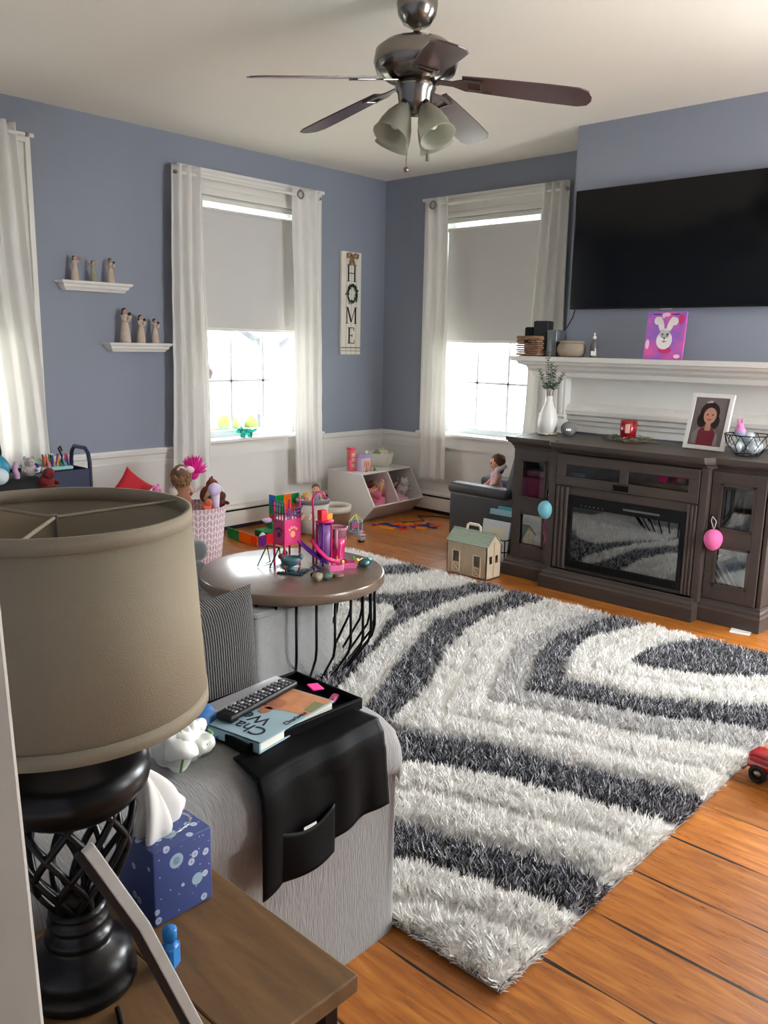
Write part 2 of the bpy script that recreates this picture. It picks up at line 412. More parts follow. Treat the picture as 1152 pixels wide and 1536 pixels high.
window(1, 'y', *WA1); window(2, 'y', *WA2); window(3, 'x', *WB1); window(4, 'x', *WB2)  # window 4 is out of view, added for its light
# baseboard heaters
HEAT = M('enamelled_heater_steel', (214, 208, 198), .4, var=.03); DARKSLOT = M('dark_heater_fins', (20, 20, 22), .6)
def heater(p, q, o, label):
    r = T('baseboard_heater', label, 'heater', (*p, 0))
    P = [((*p, 0), o), ((*q, 0), o)]
    G().sweep([(.0, .03), (.004, .0), (.052, .0), (.052, .03)], P).build('base_slot', DARKSLOT, r, wc=True)
    G().sweep([(.055, .032), (.062, .032), (.062, .142), (.055, .142)], P).build('front_cover', HEAT, r, wc=True)
    G().sweep([(0, .03), (.05, .03), (.05, .165), (0, .165)], P).build('fins', DARKSLOT, r, wc=True)
    G().sweep([(0, .166), (.058, .166), (.066, .16), (.066, .172), (.058, .182), (0, .188)], P).build('top_cover', HEAT, r, wc=True)
heater((2.6, YA), (XB - .08, YA), (0, -1, 0), 'long cream baseboard heater under the window left of the corner')
heater((XB, YA - .08), (XB, 3.1), (-1, 0, 0), 'cream baseboard heater on the wall behind the small grey recliner')
# ================================================================ OUTSIDE
tag(G().bb(-30, 60, 6.2, 60, -.75, -.7).bb(6.6, 60, -30, 6.2, -.75, -.7).build('lawn', M('pale_lawn', (214, 218, 200), .9, var=.15, vs=1)), 'pale washed-out lawn seen through the windows', 'lawn')
def tree(x, y, h, label):
    r = T('garden_tree', label, 'tree', (x, y, -.7)); bark = M('grey_bark', (76, 78, 86), .9, var=.2)
    G().tube([(0, 0, 0), (.05, 0, h * .4), (-.04, .02, h * .8)], [.22, .17, .1], 10).build('trunk', bark, r)
    random.seed(3)
    g = G()
    for k in range(14):
        a = k * 2.4; z = h * (.35 + .03 * k); l = 1.6 - .05 * k
        g.tube([(0, 0, z), (math.cos(a) * l * .5, math.sin(a) * l * .5, z + .5), (math.cos(a + .3) * l, math.sin(a + .3) * l, z + 1.3)], [.07, .045, .015], 6)
    g.build('branches', bark, r)
tree(9.1, 11.2, 5.5, 'bare grey tree outside the window left of the corner')
random.seed(5)
LEAFY = M('yellow_green_leaves', (96, 112, 44), .7, var=.3, vs=12)
for k, (x, y, s_) in enumerate(((5.45, 8.2, .34), (6.2, 8.25, .40), (6.95, 8.3, .34))):
    g = G()
    for i in range(60):
        a = random.uniform(0, 6.28); t = random.uniform(0, s_); z = random.uniform(.10, s_ * 3.0)
        g.ell((x + t * math.cos(a), y + t * math.sin(a), -.7 + z), (.09, .09, .11), seg=7, rings=5, lump=.3, ls=30)
    tag(g.build('garden_shrub', LEAFY), ('leftmost', 'middle', 'rightmost')[k] + ' of three low yellow-green shrubs outside the left window', 'shrub', 'shrubs outside the left window')
r = T('parked_car', 'pinkish car parked far off outside the left window', 'car', (28.0, 42.0, -.7), .3)
CARP = M('rose_car_paint', (130, 50, 70), .35)
G().rbox((0, 0, .55), (3.9, 1.6, .6), b=.2).rbox((-.1, 0, 1.05), (2.1, 1.45, .6), b=.25).build('body', CARP, r)
for a in (-1.2, 1.2):
    for b_ in (-.75, .75): G().cyl((a, b_ - .1, .32), (a, b_ + .1, .32), .32).build('wheel', BLACK, r)

# ================================================================ WINDOW DRESSING
def curtain(label, axis, top, bot, z0, z1, waves, amp=.028, phase=0, d0=.11, grommet=None, group='white curtain panels'):
    """a gathered panel; top / bot are the (from, to) spans along the wall"""
    base = T('curtain', label, 'curtain', ((sum(top) / 2, YA - d0, z0) if axis == 'y' else (XB - d0, sum(top) / 2, z0)), 0, group)
    g = G(); rnd = random.Random(int(phase * 100) + 3)
    ph = [rnd.uniform(0, 6.28) for _ in range(4)]
    def fn(u, v):
        a = (bot[0] + (bot[1] - bot[0]) * u) * (1 - v) + (top[0] + (top[1] - top[0]) * u) * v
        uu = u + .02 * math.sin(v * 5 + ph[0]) * (1 - v)
        d = amp * math.sin(uu * waves * 2 * PI + phase) * (.75 + .25 * v) + .008 * math.sin(uu * waves * 4.3 * PI + ph[1] + v * 3) * (1 - v * .5)
        d += .006 * mnoise.noise(Vector((u * 6, v * 14, phase)))
        a += .004 * math.sin(v * 9 + ph[2])
        z = z0 + (z1 - z0) * v + (.008 * math.sin(u * waves * 2 * PI + 1) if v == 0 else 0)
        return (a, YA - d0 + d, z) if axis == 'y' else (XB - d0 + d, a, z)
    g.grid(fn, int(waves * 14) + 8, 60); g.build('cloth', CURT, base, solid=.003, wc=True)
    if grommet:
        for a in grommet:
            c = (a, YA - d0 - amp - .006, z1 - .055) if axis == 'y' else (XB - d0 - amp - .006, a, z1 - .055)
            G().lathe([(.022, -.004), (.034, -.005), (.036, 0), (.034, .005), (.022, .004)], c, 24, r=((PI / 2, 0, 0) if axis == 'y' else (0, PI / 2, 0)), closed=True).build('grommet', NICK, base, wc=True)
    return base
curtain('white curtain panel left of the window with the shade, left of the corner', 'y', (3.42, 3.66), (3.36, 3.70), .36, 2.65, 3.2, .026, 1.0, d0=.125)
curtain('white curtain panel between that shaded window and the HOME sign', 'y', (4.50, 4.80), (4.53, 4.84), .30, 2.65, 3.0, .020, 2.4, d0=.125, grommet=(4.555,))
curtain('white curtain panel at far left of the photo beside the two wall shelves', 'y', (1.72, 2.34), (1.70, 2.46), .40, 2.70, 6.5, .034, .3, d0=.125)
curtain('white curtain panel hanging right of the corner, behind the toy cubby', 'x', (4.50, 4.735), (4.45, 4.75), .30, 2.65, 2.4, .020, 4.4, d0=.125, grommet=(4.655,))
curtain('white curtain panel half hidden by the chimney breast and mantel', 'x', (3.38, 3.60), (3.33, 3.70), .30, 2.65, 3.0, .026, 5.1, d0=.125)
def rod(label, axis, a0, a1, z=2.595, d=.125):
    P = (lambda a, dd, zz: (a, YA - dd, zz)) if axis == 'y' else (lambda a, dd, zz: (XB - dd, a, zz))
    r = T('curtain_rod', label, 'curtain rod', P(a0, d, z), 0, 'white curtain rods')
    G().cyl(P(a0, d, z), P(a1, d, z), .011, seg=12).build('pole', WHITE, r, wc=True)
    for a, s_ in ((a0, -1), (a1, 1)):
        G().lathe([(0, -.012), (.012, -.01), (.017, 0), (.012, .01), (0, .012)], P(a + s_ * .012, d, z), 14).build('finial', NICK, r, wc=True)
        a -= s_ * .10
        G().cyl(P(a, 0.03, z), P(a, d, z), .006, seg=8).cyl(P(a, .03, z), P(a, .042, z), .02, seg=12).build('bracket', WHITE, r, wc=True)
rod('white curtain rod over the shaded window left of the corner', 'y', 3.45, 4.77)
rod('white curtain rod over the window right of the corner', 'x', 3.42, 4.70)
rod('white curtain rod over the far left window', 'y', 1.2, 2.40, 2.645)
def roller(label, axis, a0, a1, zb, zt, d=-.03):
    P = (lambda a, dd, z: (a, YA - dd, z)) if axis == 'y' else (lambda a, dd, z: (XB - dd, a, z))
    r = T('roller_shade', label, 'roller shade', P((a0 + a1) / 2, d, zb), 0, 'grey roller shades')
    def b(g, p, q, e0, e1, za, zc): A = P(p, e0, za); B = P(q, e1, zc); return g.bb(A[0], B[0], A[1], B[1], A[2], B[2])
    b(G(), a0, a1, d - .001, d + .001, zb, zt - .03).build('cloth', SHADE, r, wc=True)
    G().cyl(P(a0 - .01, d - .018, zt - .02), P(a1 + .01, d - .018, zt - .02), .02, seg=16).build('roller', SHADE, r, wc=True)
    b(G(), a0, a1, d - .005, d + .005, zb - .012, zb + .012).build('bottom_bar', WHITE, r, bev=.003, wc=True)
    b(G(), a0 - .025, a1 + .025, d + .0, d + .01, zt + .035, WZ[1] + .0).build('headrail', WHITE, r, wc=True)
roller('grey roller shade half lowered in the window left of the corner', 'y', WA1[0] + .04, WA1[1] - .055, 1.55, 2.43)
roller('grey roller shade half lowered in the window right of the corner', 'x', WB1[0] + .04, WB1[1] - .06, 1.50, 2.43)
roller('grey roller shade in the far left window behind the curtain', 'y', WA2[0] + .04, WA2[1] - .04, 1.5, 2.43)
tag(G().tube([(3.64, YA - .015, .66), (3.645, YA - .02, .5), (3.67, YA - .02, .3), (3.67, YA - .025, .2)], .004, 6).build('shade_cord', M('dark_cord', (50, 50, 52), .6)), 'thin dark cord hanging down the wall below the left window', 'cord')

# ================================================================ CEILING FAN
FX, FY = 2.85, 2.51
fan = T('ceiling_fan', 'brushed nickel ceiling fan with five dark wood blades and frosted lamps', 'ceiling fan', (FX, FY, 2.2), math.radians(15))
FN = M('fan_nickel', (140, 134, 128), .22, metal=1, var=.06)
def L0(z): return z - 2.2
G().lathe([(0, .676), (.082, .675), (.086, .64), (.080, .60), (.058, .565), (.025, .548), (0, .546)]).build('canopy', FN, fan)
G().cyl((0, 0, .46), (0, 0, .56), .014).lathe([(.014, .535), (.024, .528), (.036, .505), (.036, .495), (0, .49)]).build('downrod', FN, fan)
G().lathe([(0, .505), (.06, .500), (.135, .488), (.170, .460), (.178, .415), (.165, .375), (.125, .35), (.095, .342), (0, .34)], seg=48).build('motor_housing', FN, fan)
G().lathe([(0, .345), (.082, .342), (.088, .315), (.075, .295), (.070, .255), (.055, .235), (.045, .215), (0, .21)]).build('switch_housing', FN, fan)
BLADE = M('dark_cherry_blade', (82, 58, 62), .25, var=.15, vs=3, coat=.5, crough=.15)
for k in range(5):
    a = 2 * PI * k / 5
    Rk = Matrix.Rotation(a, 4, 'Z') @ Matrix.Translation((0, 0, .355)) @ Matrix.Rotation(math.radians(8.0), 4, 'Y') @ Matrix.Rotation(math.radians(-12), 4, 'X')
    g = G(); g.x = Rk
    out = [(.20, -.055), (.30, -.062), (.55, -.072), (.68, -.072), (.72, -.055), (.735, -.02), (.735, .02), (.72, .055), (.68, .072), (.55, .072), (.30, .062), (.20, .055)]
    g.prism(out, (0, 0, 0), 'z', .006); bl = g.build('blade', BLADE, fan, bev=.0015)
    g = G(); g.x = Rk
    g.prism([(.07, -.016), (.16, -.02), (.21, -.045), (.285, -.045), (.285, -.028), (.225, -.026), (.225, .026), (.285, .028), (.285, .045), (.21, .045), (.16, .02), (.07, .016)], (0, 0, -.007), 'z', .006)
    g.box((.283, 0, -.004), (.012, .09, .006)); g.build('blade_bracket', FN, fan, bev=.0015)
FROST = M('frosted_lamp_glass', (196, 196, 182), .45, var=.02, trans=.55, tl=.4)
for k in range(4):
    a = math.radians(161 + 90 * k); R4 = Matrix.Rotation(a, 4, 'Z') @ Matrix.Translation((.045, 0, .262)) @ Matrix.Rotation(math.radians(-31), 4, 'Y')
    g = G(); g.x = R4; g.cyl((0, 0, .0), (0, 0, -.05), .022, .028); arm = g.build('lamp_holder', FN, fan)
    g = G(); g.x = R4; g.lathe([(.027, -.035), (.036, -.05), (.055, -.09), (.066, -.13), (.070, -.165), (.078, -.185), (.074, -.185), (.066, -.163), (.062, -.13), (.051, -.09), (.032, -.05)], seg=36)
    sh = g.build('lamp_shade', FROST, fan)
    g = G(); g.x = R4; g.ell((0, 0, -.11), (.026, .026, .034)); g.build('bulb', M('unlit_bulb_glass', (235, 235, 228), .25), sh)
G().tube([(.03, -.05, .24), (.03, -.05, .06)], .0015, 5).cyl((.03, -.05, .03), (.03, -.05, .06), .008, .006).build('pull_chain', FN, fan)
G().tube([(-.03, .02, .24), (-.03, .02, -.0)], .0015, 5).ell((-.03, .02, -.01), (.012, .012, .012)).build('pull_chain', FN, fan)
# ================================================================ RUG
CON = {
 'c0':[(4.09,1.54),(4.00,1.56),(3.88,1.62),(3.71,1.68),(3.59,1.68),(3.46,1.66),(3.46,1.56),(3.51,1.44),(3.59,1.29),(3.76,1.13),(3.98,0.97)],
 'c1':[(4.10,1.71),(4.01,1.72),(3.82,1.78),(3.62,1.82),(3.42,1.79),(3.26,1.73),(3.28,1.60),(3.33,1.47),(3.37,1.32),(3.45,1.20),(3.61,1.07),(3.81,0.92)],
 'c2':[(4.07,1.84),(3.99,1.86),(3.79,1.91),(3.63,1.95),(3.48,1.93),(3.30,1.88),(3.07,1.76),(3.08,1.68),(3.12,1.59),(3.13,1.44),(3.21,1.32),(3.30,1.18),(3.42,1.01),(3.57,0.85)],
 'c3':[(4.09,2.04),(4.00,2.05),(3.72,2.07),(3.61,2.09),(3.44,2.07),(3.28,2.03),(3.09,1.93),(2.83,1.81),(2.88,1.72),(2.89,1.63),(2.94,1.50),(2.99,1.29),(3.09,1.13),(3.19,0.95),(3.28,0.84)],
 'c4':[(4.08,2.13),(4.00,2.14),(3.87,2.17),(3.63,2.19),(3.39,2.20),(3.16,2.11),(2.99,2.04),(2.66,1.86),(2.68,1.72),(2.72,1.62),(2.74,1.53),(2.78,1.37),(2.81,1.24),(2.85,1.16),(2.94,1.00),(2.98,0.92),(3.02,0.85)],
 'c5':[(4.11,2.32),(4.02,2.33),(3.79,2.34),(3.50,2.34),(3.09,2.24),(2.76,2.09),(2.43,1.92),(2.45,1.83),(2.49,1.69),(2.53,1.57),(2.57,1.44),(2.61,1.28),(2.63,1.17),(2.72,1.00),(2.76,0.93),(2.80,0.87)],
 'c6':[(4.11,2.44),(4.02,2.46),(3.68,2.49),(3.47,2.50),(3.21,2.44),(2.96,2.34),(2.64,2.16),(2.45,2.09),(2.28,2.04),(2.18,2.00),(2.18,1.96),(2.24,1.84),(2.30,1.73),(2.35,1.61),(2.38,1.47),(2.42,1.32),(2.48,1.16),(2.52,1.04),(2.56,0.93),(2.61,0.84)],
 'c7':[(1.76,2.01),(1.99,1.80),(2.06,1.70),(2.12,1.58),(2.17,1.48),(2.21,1.33),(2.25,1.21),(2.28,1.06),(2.34,0.91),(2.36,0.83)],
 'c8':[(1.63,1.86),(1.85,1.67),(1.92,1.58),(1.96,1.46),(2.00,1.35),(2.03,1.25),(2.08,1.12),(2.11,1.01),(2.14,0.90),(2.15,0.82)],
 'c9':[(1.52,1.73),(1.71,1.55),(1.76,1.47),(1.79,1.36),(1.84,1.24),(1.88,1.14),(1.90,1.07),(1.92,0.99),(1.95,0.89),(1.97,0.82)],
 'c10':[(1.42,1.61),(1.58,1.43),(1.62,1.36),(1.66,1.25),(1.69,1.14),(1.72,1.04),(1.76,0.94),(1.77,0.89),(1.79,0.82)],
 'c11':[(1.34,1.40),(1.45,1.28),(1.50,1.23),(1.54,1.13),(1.57,1.03),(1.61,0.93),(1.62,0.89),(1.64,0.83)],
 'd7':[(4.12,2.70),(4.04,2.70),(3.81,2.66),(3.50,2.66),(3.25,2.66),(2.95,2.52),(2.63,2.38),(2.39,2.24),(2.11,2.13),(1.73,2.00)],
 'd8':[(4.11,2.73),(4.03,2.73),(3.78,2.80),(3.53,2.81),(3.26,2.77),(3.03,2.72),(2.86,2.65),(2.53,2.49),(2.12,2.30),(1.76,2.11)],
 'wf':[(2.78,3.55),(3.04,3.30),(3.17,3.20),(3.27,3.10),(3.31,2.95),(3.16,2.87),(3.01,2.79),(2.79,2.66),(2.53,2.60),(2.18,2.52),(1.89,2.43)],
 'e9':[(4.13,2.95),(4.04,2.95),(3.84,2.96),(3.61,3.05),(3.48,3.10),(3.43,3.16),(3.26,3.29),(3.07,3.50),(2.89,3.70)],
 'f10':[(4.16,3.15),(4.07,3.16),(3.84,3.18),(3.67,3.22),(3.58,3.31),(3.34,3.51),(3.13,3.75)],
 'f11':[(4.15,3.31),(4.06,3.32),(3.87,3.34),(3.71,3.43),(3.47,3.63),(3.24,3.88)],
 'g12':[(4.15,3.51),(4.06,3.52),(3.96,3.55),(3.89,3.59),(3.62,3.79),(3.39,4.05)],
 'g13':[(4.16,3.70),(4.07,3.71),(3.96,3.76),(3.76,3.94),(3.55,4.18)],
}
def build_rug():
    X0, X1, Y0, Y1 = 1.41, 4.06, .915, 4.20
    rs = np.random.RandomState(4)
    FR = [(6, .3), (6, 6)]                              # far corners, used to close the shapes
    LL = [(0, 6), (6, 6), (6, .3)]
    far = lambda k: CON[k]
    inside = lambda k: CON[k] + [(4.3, .3), (6, .3), (6, CON[k][0][1])]                       # nested to the right
    beyond = lambda k: CON[k] + [(CON[k][-1][0], -1), (7, -1), (7, 7), (CON[k][0][0], 7)]       # everything past a lower band
    left = lambda k: CON[k] + [(0, CON[k][-1][1] + .4), (0, 7), (7, 7), (7, CON[k][0][1])]
    order = [('d', beyond('c10')), ('w', beyond('c9')), ('d', beyond('c7')), ('w', left('d7')), ('d', left('d8')),
             ('w', CON['wf'] + [(1.2, 2.6), (1.2, 4.5)]), ('w', left('e9')), ('d', left('f11')), ('w', left('g12')),
             ('w', inside('c6')), ('l', inside('c4')), ('d', inside('c3')), ('w', inside('c2')), ('w', inside('c1')), ('d', inside('c0'))]
    def inpoly(P, poly):
        r = np.zeros(len(P), bool); x, y = P[:, 0], P[:, 1]; n = len(poly)
        for i in range(n):
            x1, y1 = poly[i]; x2, y2 = poly[(i + 1) % n]
            if y1 == y2: continue
            c = ((y1 > y) != (y2 > y)) & (x < (x2 - x1) * (y - y1) / (y2 - y1) + x1); r ^= c
        return r
    def dist(P):
        d = np.full(len(P), 9.0)
        for k, pl in CON.items():
            for (a, b) in zip(pl[:-1], pl[1:]):
                a = np.array(a); b = np.array(b); e = b - a; t = np.clip(((P - a) @ e) / (e @ e + 1e-9), 0, 1)
                d = np.minimum(d, np.hypot(*(P - (a + t[:, None] * e)).T))
        return d
    def kind(P):
        k = np.zeros(len(P), int)
        for c, poly in order: k[inpoly(P, poly)] = {'w': 0, 'l': 1, 'd': 2}[c]
        return k
    def height(P, d):
        e = np.minimum(np.minimum(P[:, 0] - X0, X1 - P[:, 0]), np.minimum(P[:, 1] - Y0, Y1 - P[:, 1]))
        s = np.clip((d - .012) / .036, 0, 1); s = np.sqrt(1 - (1 - s) ** 2); q = np.clip(e / .05, 0, 1)
        return (.06 + .94 * s) * (.55 + .45 * q)
    rug = T('area_rug', 'large shaggy rug with curved white and charcoal grey bands on the wood floor', 'rug', ((X0 + X1) / 2, (Y0 + Y1) / 2, 0))
    G().bb(X0, X1, Y0, Y1, 0.001, .006).build('backing', M('grey_rug_backing', (150, 150, 148), .9), rug, wc=True)
    # pile
    m = bpy.data.materials.new('shaggy_yarn'); m.use_nodes = True; b = m.node_tree.nodes['Principled BSDF']
    at = m.node_tree.nodes.new('ShaderNodeAttribute'); at.attribute_name = 'yarn'; m.node_tree.links.new(at.outputs['Color'], b.inputs['Base Color'])
    b.inputs['Roughness'].default_value = .6
    pal = {0: [(244, 242, 238), (234, 232, 228), (214, 212, 208)], 1: [(214, 212, 210), (190, 188, 186), (224, 222, 220)], 2: [(48, 48, 54), (92, 92, 98), (30, 30, 36), (204, 204, 208)]}
    pw = {0: [.5, .35, .15], 1: [.4, .4, .2], 2: [.30, .24, .12, .34]}
    def colors(k):
        c = np.zeros((len(k), 3))
        for q in pal:
            mk = k == q; pc = np.array([lin(t)[:3] for t in pal[q]]); c[mk] = pc[rs.choice(len(pc), mk.sum(), p=pw[q])]
        return c
    def mesh(name, V, loops, starts, totals, cols):
        me = bpy.data.meshes.new(name); me.vertices.add(len(V)); me.vertices.foreach_set('co', V.astype(np.float32).ravel())
        me.loops.add(len(loops)); me.loops.foreach_set('vertex_index', loops.astype(np.int32))
        me.polygons.add(len(starts)); me.polygons.foreach_set('loop_start', starts.astype(np.int32)); me.polygons.foreach_set('loop_total', totals.astype(np.int32))
        ca = me.color_attributes.new('yarn', 'FLOAT_COLOR', 'POINT'); ca.data.foreach_set('color', np.hstack([cols, np.ones((len(cols), 1))]).astype(np.float32).ravel())
        me.update(calc_edges=True); me.materials.append(m)
        o = bpy.data.objects.new(name, me); COL.objects.link(o); o.parent = rug; return o
    off = np.array([(X0 + X1) / 2, (Y0 + Y1) / 2, 0])
    # dense undergrowth under the strands
    nx, ny = 150, 186; gx = np.linspace(X0 + .004, X1 - .004, nx); gy = np.linspace(Y0 + .004, Y1 - .004, ny)
    P = np.stack(np.meshgrid(gx, gy), -1).reshape(-1, 2); d = dist(P)
    V = np.column_stack([P, .006 + .020 * height(P, d)]) - off
    i = np.arange((nx - 1) * (ny - 1)); r_, c_ = i // (nx - 1), i % (nx - 1); a = r_ * nx + c_
    loops = np.stack([a, a + 1, a + nx + 1, a + nx], 1).ravel()
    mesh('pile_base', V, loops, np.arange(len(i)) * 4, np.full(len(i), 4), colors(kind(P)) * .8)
    # strands
    n = 400000
    P = rs.uniform((X0, Y0), (X1, Y1), (n, 2)); dcam = np.hypot(P[:, 0], P[:, 1])
    keep = rs.uniform(size=n) < np.clip(1.25 - dcam * .13, .55, 1); P = P[keep]
    hid = (P[:, 1] > P[:, 0] * 1.02 + 1.15); P = P[~hid | (rs.uniform(size=len(P)) < .35)]
    d = dist(P); h = height(P, d); k = kind(P)
    _k = d > .016; P, d, h, k = P[_k], d[_k], h[_k], k[_k]; n = len(P)
    keep = (d > .009) | (rs.uniform(size=len(P)) < .3); P, d, h, k = P[keep], d[keep], h[keep], k[keep]; n = len(P)
    L = .050 * h * rs.uniform(.75, 1.2, n); wd = rs.uniform(.0016, .0031, n)
    cl = np.floor(P / .022).astype(int); cs = (cl[:, 0] * 7919 + cl[:, 1] * 104729) % 9973; ca_ = np.random.RandomState(1).uniform(0, 2 * PI, 9973)[cs]
    ang = ca_ + rs.normal(0, .6, n)
    tilt = np.abs(rs.normal(.42, .22, n)).clip(0, 1.15) * np.clip(d / .06, .05, 1)
    ex = np.clip(1 - (P[:, 0] - X0) / .05, 0, 1) * -1 + np.clip(1 - (X1 - P[:, 0]) / .05, 0, 1); ey = np.clip(1 - (P[:, 1] - Y0) / .05, 0, 1) * -1 + np.clip(1 - (Y1 - P[:, 1]) / .05, 0, 1)
    D = np.column_stack([np.cos(ang) * np.sin(tilt) + ex * .8, np.sin(ang) * np.sin(tilt) + ey * .8, np.cos(tilt)]); D /= np.linalg.norm(D, axis=1)[:, None]
    sa = rs.uniform(0, 2 * PI, n); S = np.column_stack([np.cos(sa), np.sin(sa), np.zeros(n)]) * wd[:, None]
    base = np.column_stack([P, np.full(n, .006)]) - off
    mid = base + D * (L * .55)[:, None]; D2 = D + np.column_stack([np.cos(ang), np.sin(ang), np.zeros(n)]) * .35; D2 /= np.linalg.norm(D2, axis=1)[:, None]
    tip = mid + D2 * (L * .5)[:, None]
    tip[:, 2] = np.maximum(tip[:, 2], .004)
    V = np.stack([base - S, base + S, mid + S * .9, mid - S * .9, tip + S * .3, tip - S * .3], 1).reshape(-1, 3)
    o = np.arange(n)[:, None] * 6
    loops = np.hstack([o + [0, 1, 2, 3], o + [3, 2, 4, 5]]).reshape(-1)
    cols = np.repeat(colors(k) * rs.uniform(.85, 1.1, (n, 1)), 6, 0).clip(0, 1)
    st = mesh('shag_pile', V, loops, np.arange(2 * n) * 4, np.full(2 * n, 4), cols); st['kind'] = 'stuff'
build_rug()

# ================================================================ CONSOLE WITH FIREPLACE
CW = M('dark_weathered_brown_wood', (70, 61, 56), .45, var=.2, vs=3, bump=.15, kind='Z', bs=9)
CW.node_tree.nodes['Wave Texture'].inputs['Distortion'].default_value = 6
INS = M('cabinet_inside', (44, 38, 36), .7, var=.1)
CG = glass('cabinet_door_glass', (.8, .82, .84), .10)
con = T('fireplace_console', 'dark brown media console with glass doors and an electric fireplace under the TV', 'console', (4.68, 2.22, 0))
g = G()
g.bb(4.47, 4.93, 2.99, 3.012, .10, .85); g.bb(4.47, 4.93, 1.415, 1.437, .10, .85); g.bb(4.92, 4.93, 1.42, 3.01, .10, .85)
g.bb(4.43, 4.92, 2.665, 2.69, .10, .85); g.bb(4.43, 4.92, 1.735, 1.76, .10, .85); g.bb(4.47, 4.92, 1.43, 3.0, .09, .12)
g.bb(4.44, 4.92, 1.76, 2.665, .612, .63); g.bb(4.40, 4.47, 2.655, 2.70, .1, .84); g.bb(4.40, 4.47, 1.725, 1.765, .1, .84); g.bb(4.46, 4.47, 1.415, 3.012, .825, .85)
g.bb(4.50, 4.92, 2.69, 2.99, .47, .485); g.bb(4.50, 4.92, 1.437, 1.735, .47, .485)
for y in (1.413, 1.418): pass
g.build('body', CW, con, bev=.002, wc=True)
g = G()
cr = [(0, .84), (.012, .84), (.018, .850), (.034, .862), (.046, .866), (.048, .874), (.060, .876), (.062, .90), (0, .90)]
path = [((4.93, 3.012, 0), (0, 1, 0)), ((4.47, 3.012, 0), (-.7, .7, 0)), ((4.47, 2.72, 0), (-1, 0, 0)), ((4.42, 2.68, 0), (-1, 0, 0)), ((4.42, 1.74, 0), (-1, 0, 0)), ((4.47, 1.70, 0), (-1, 0, 0)), ((4.47, 1.413, 0), (-.7, -.7, 0)), ((4.93, 1.413, 0), (0, -1, 0))]
g.sweep(cr, path); g.bb(4.42, 4.93, 1.74, 2.68, .842, .8985); g.bb(4.465, 4.93, 1.41, 1.74, .842, .8985); g.bb(4.465, 4.93, 2.68, 3.015, .842, .8985)
g.build('top', CW, con, wc=True)
g = G()
br = [(0, .0), (.055, .0), (.055, .075), (.040, .085), (.038, .098), (.02, .108), (.016, .122), (0, .122)]
g.sweep(br, [((4.93, 3.012, 0), (0, 1, 0)), ((4.465, 3.012, 0), (-1, .4, 0)), ((4.465, 2.665, 0), (-1, 0, 0))])
g.sweep(br, [((4.465, 1.755, 0), (-1, 0, 0)), ((4.465, 1.413, 0), (-1, -.4, 0)), ((4.93, 1.413, 0), (0, -1, 0))])
g.sweep(br, [((4.46, 2.665, 0), (0, .6, 0)), ((4.385, 2.665, 0), (-1, .6, 0)), ((4.385, 1.755, 0), (-1, -.6, 0)), ((4.46, 1.755, 0), (0, -.6, 0))])
g.build('plinth', CW, con, wc=True)
def door(y0, y1, hy, egg=None):
    g = G(); x0, x1 = 4.445, 4.465; z0, z1 = .125, .828; st = .048
    g.bb(x0, x1, y0, y0 + st, z0, z1); g.bb(x0, x1, y1 - st, y1, z0, z1)
    for a, b in ((z0, .205), (.425, .515), (.765, z1)): g.bb(x0, x1, y0 + st, y1 - st, a, b)
    d = g.build('door', CW, con, bev=.002, wc=True)
    g = G()
    for a, b in ((.205, .425), (.515, .765)):
        t = .012
        g.bb(x0 - .004, x0 + .004, y0 + st, y0 + st + t, a, b); g.bb(x0 - .004, x0 + .004, y1 - st - t, y1 - st, a, b); g.bb(x0 - .004, x0 + .004, y0 + st, y1 - st, a, a + t); g.bb(x0 - .004, x0 + .004, y0 + st, y1 - st, b - t, b)
    g.build('door_bead', CW, d, wc=True)
    for a, b in ((.205, .425), (.515, .765)): G().bb(4.455, 4.458, y0 + st, y1 - st, a, b).build('pane', CG, d, wc=True)
    G().tube([(x0, hy, .585), (x0 - .022, hy, .59), (x0 - .024, hy, .54), (x0 - .022, hy, .49), (x0, hy, .485)], .005, 8).build('handle', BLKMET, d, wc=True)
door(2.705, 2.985, 2.725); door(1.44, 1.72, 1.70)
g = G(); x0, x1 = 4.395, 4.415; y0, y1, z0, z1 = 1.77, 2.65, .645, .832
g.bb(x0, x1, y0, y1, z0, .70); g.bb(x0, x1, y0, y1, .775, z1)
for a, b in ((y0, 1.83), (2.185, 2.235), (2.59, y1)): g.bb(x0, x1, a, b, .70, .775)
dr = g.build('drawer', CW, con, bev=.002, wc=True)
for a, b in ((1.83, 2.185), (2.235, 2.59)): G().bb(4.404, 4.407, a, b, .70, .775).build('pane', glass('dark_drawer_glass', (.35, .36, .38), .10), dr, wc=True)
G().bb(4.385, 4.397, 2.175, 2.265, .655, .685).bb(4.383, 4.387, 2.17, 2.27, .683, .69).build('pull', BLKMET, dr, bev=.001, wc=True)
# fluted pilasters beside the fire
for (a, b) in ((2.56, 2.65), (1.77, 1.83)):
    g = G(); g.bb(4.405, 4.43, a, b, .125, .64)
    for k in range(3):
        y = a + (b - a) * (k + .5) / 3; g.cyl((4.405, y, .13), (4.405, y, .635), (b - a) / 8, seg=10)
    g.build('fluted_post', CW, con, wc=True)
G().bb(4.41, 4.43, 1.83, 2.56, .59, .64).build('upper_rail', CW, con, wc=True); G().bb(4.41, 4.43, 1.83, 2.56, .122, .145).build('lower_rail', CW, con, wc=True)
fp = G().bb(4.40, 4.425, 1.832, 1.857, .145, .59).bb(4.40, 4.425, 2.533, 2.558, .145, .59).bb(4.40, 4.425, 1.857, 2.533, .52, .59).bb(4.40, 4.425, 1.857, 2.533, .145, .19).bb(4.55, 4.56, 1.83, 2.56, .145, .59).build('electric_fireplace', BLACK, con, bev=.0015, wc=True)
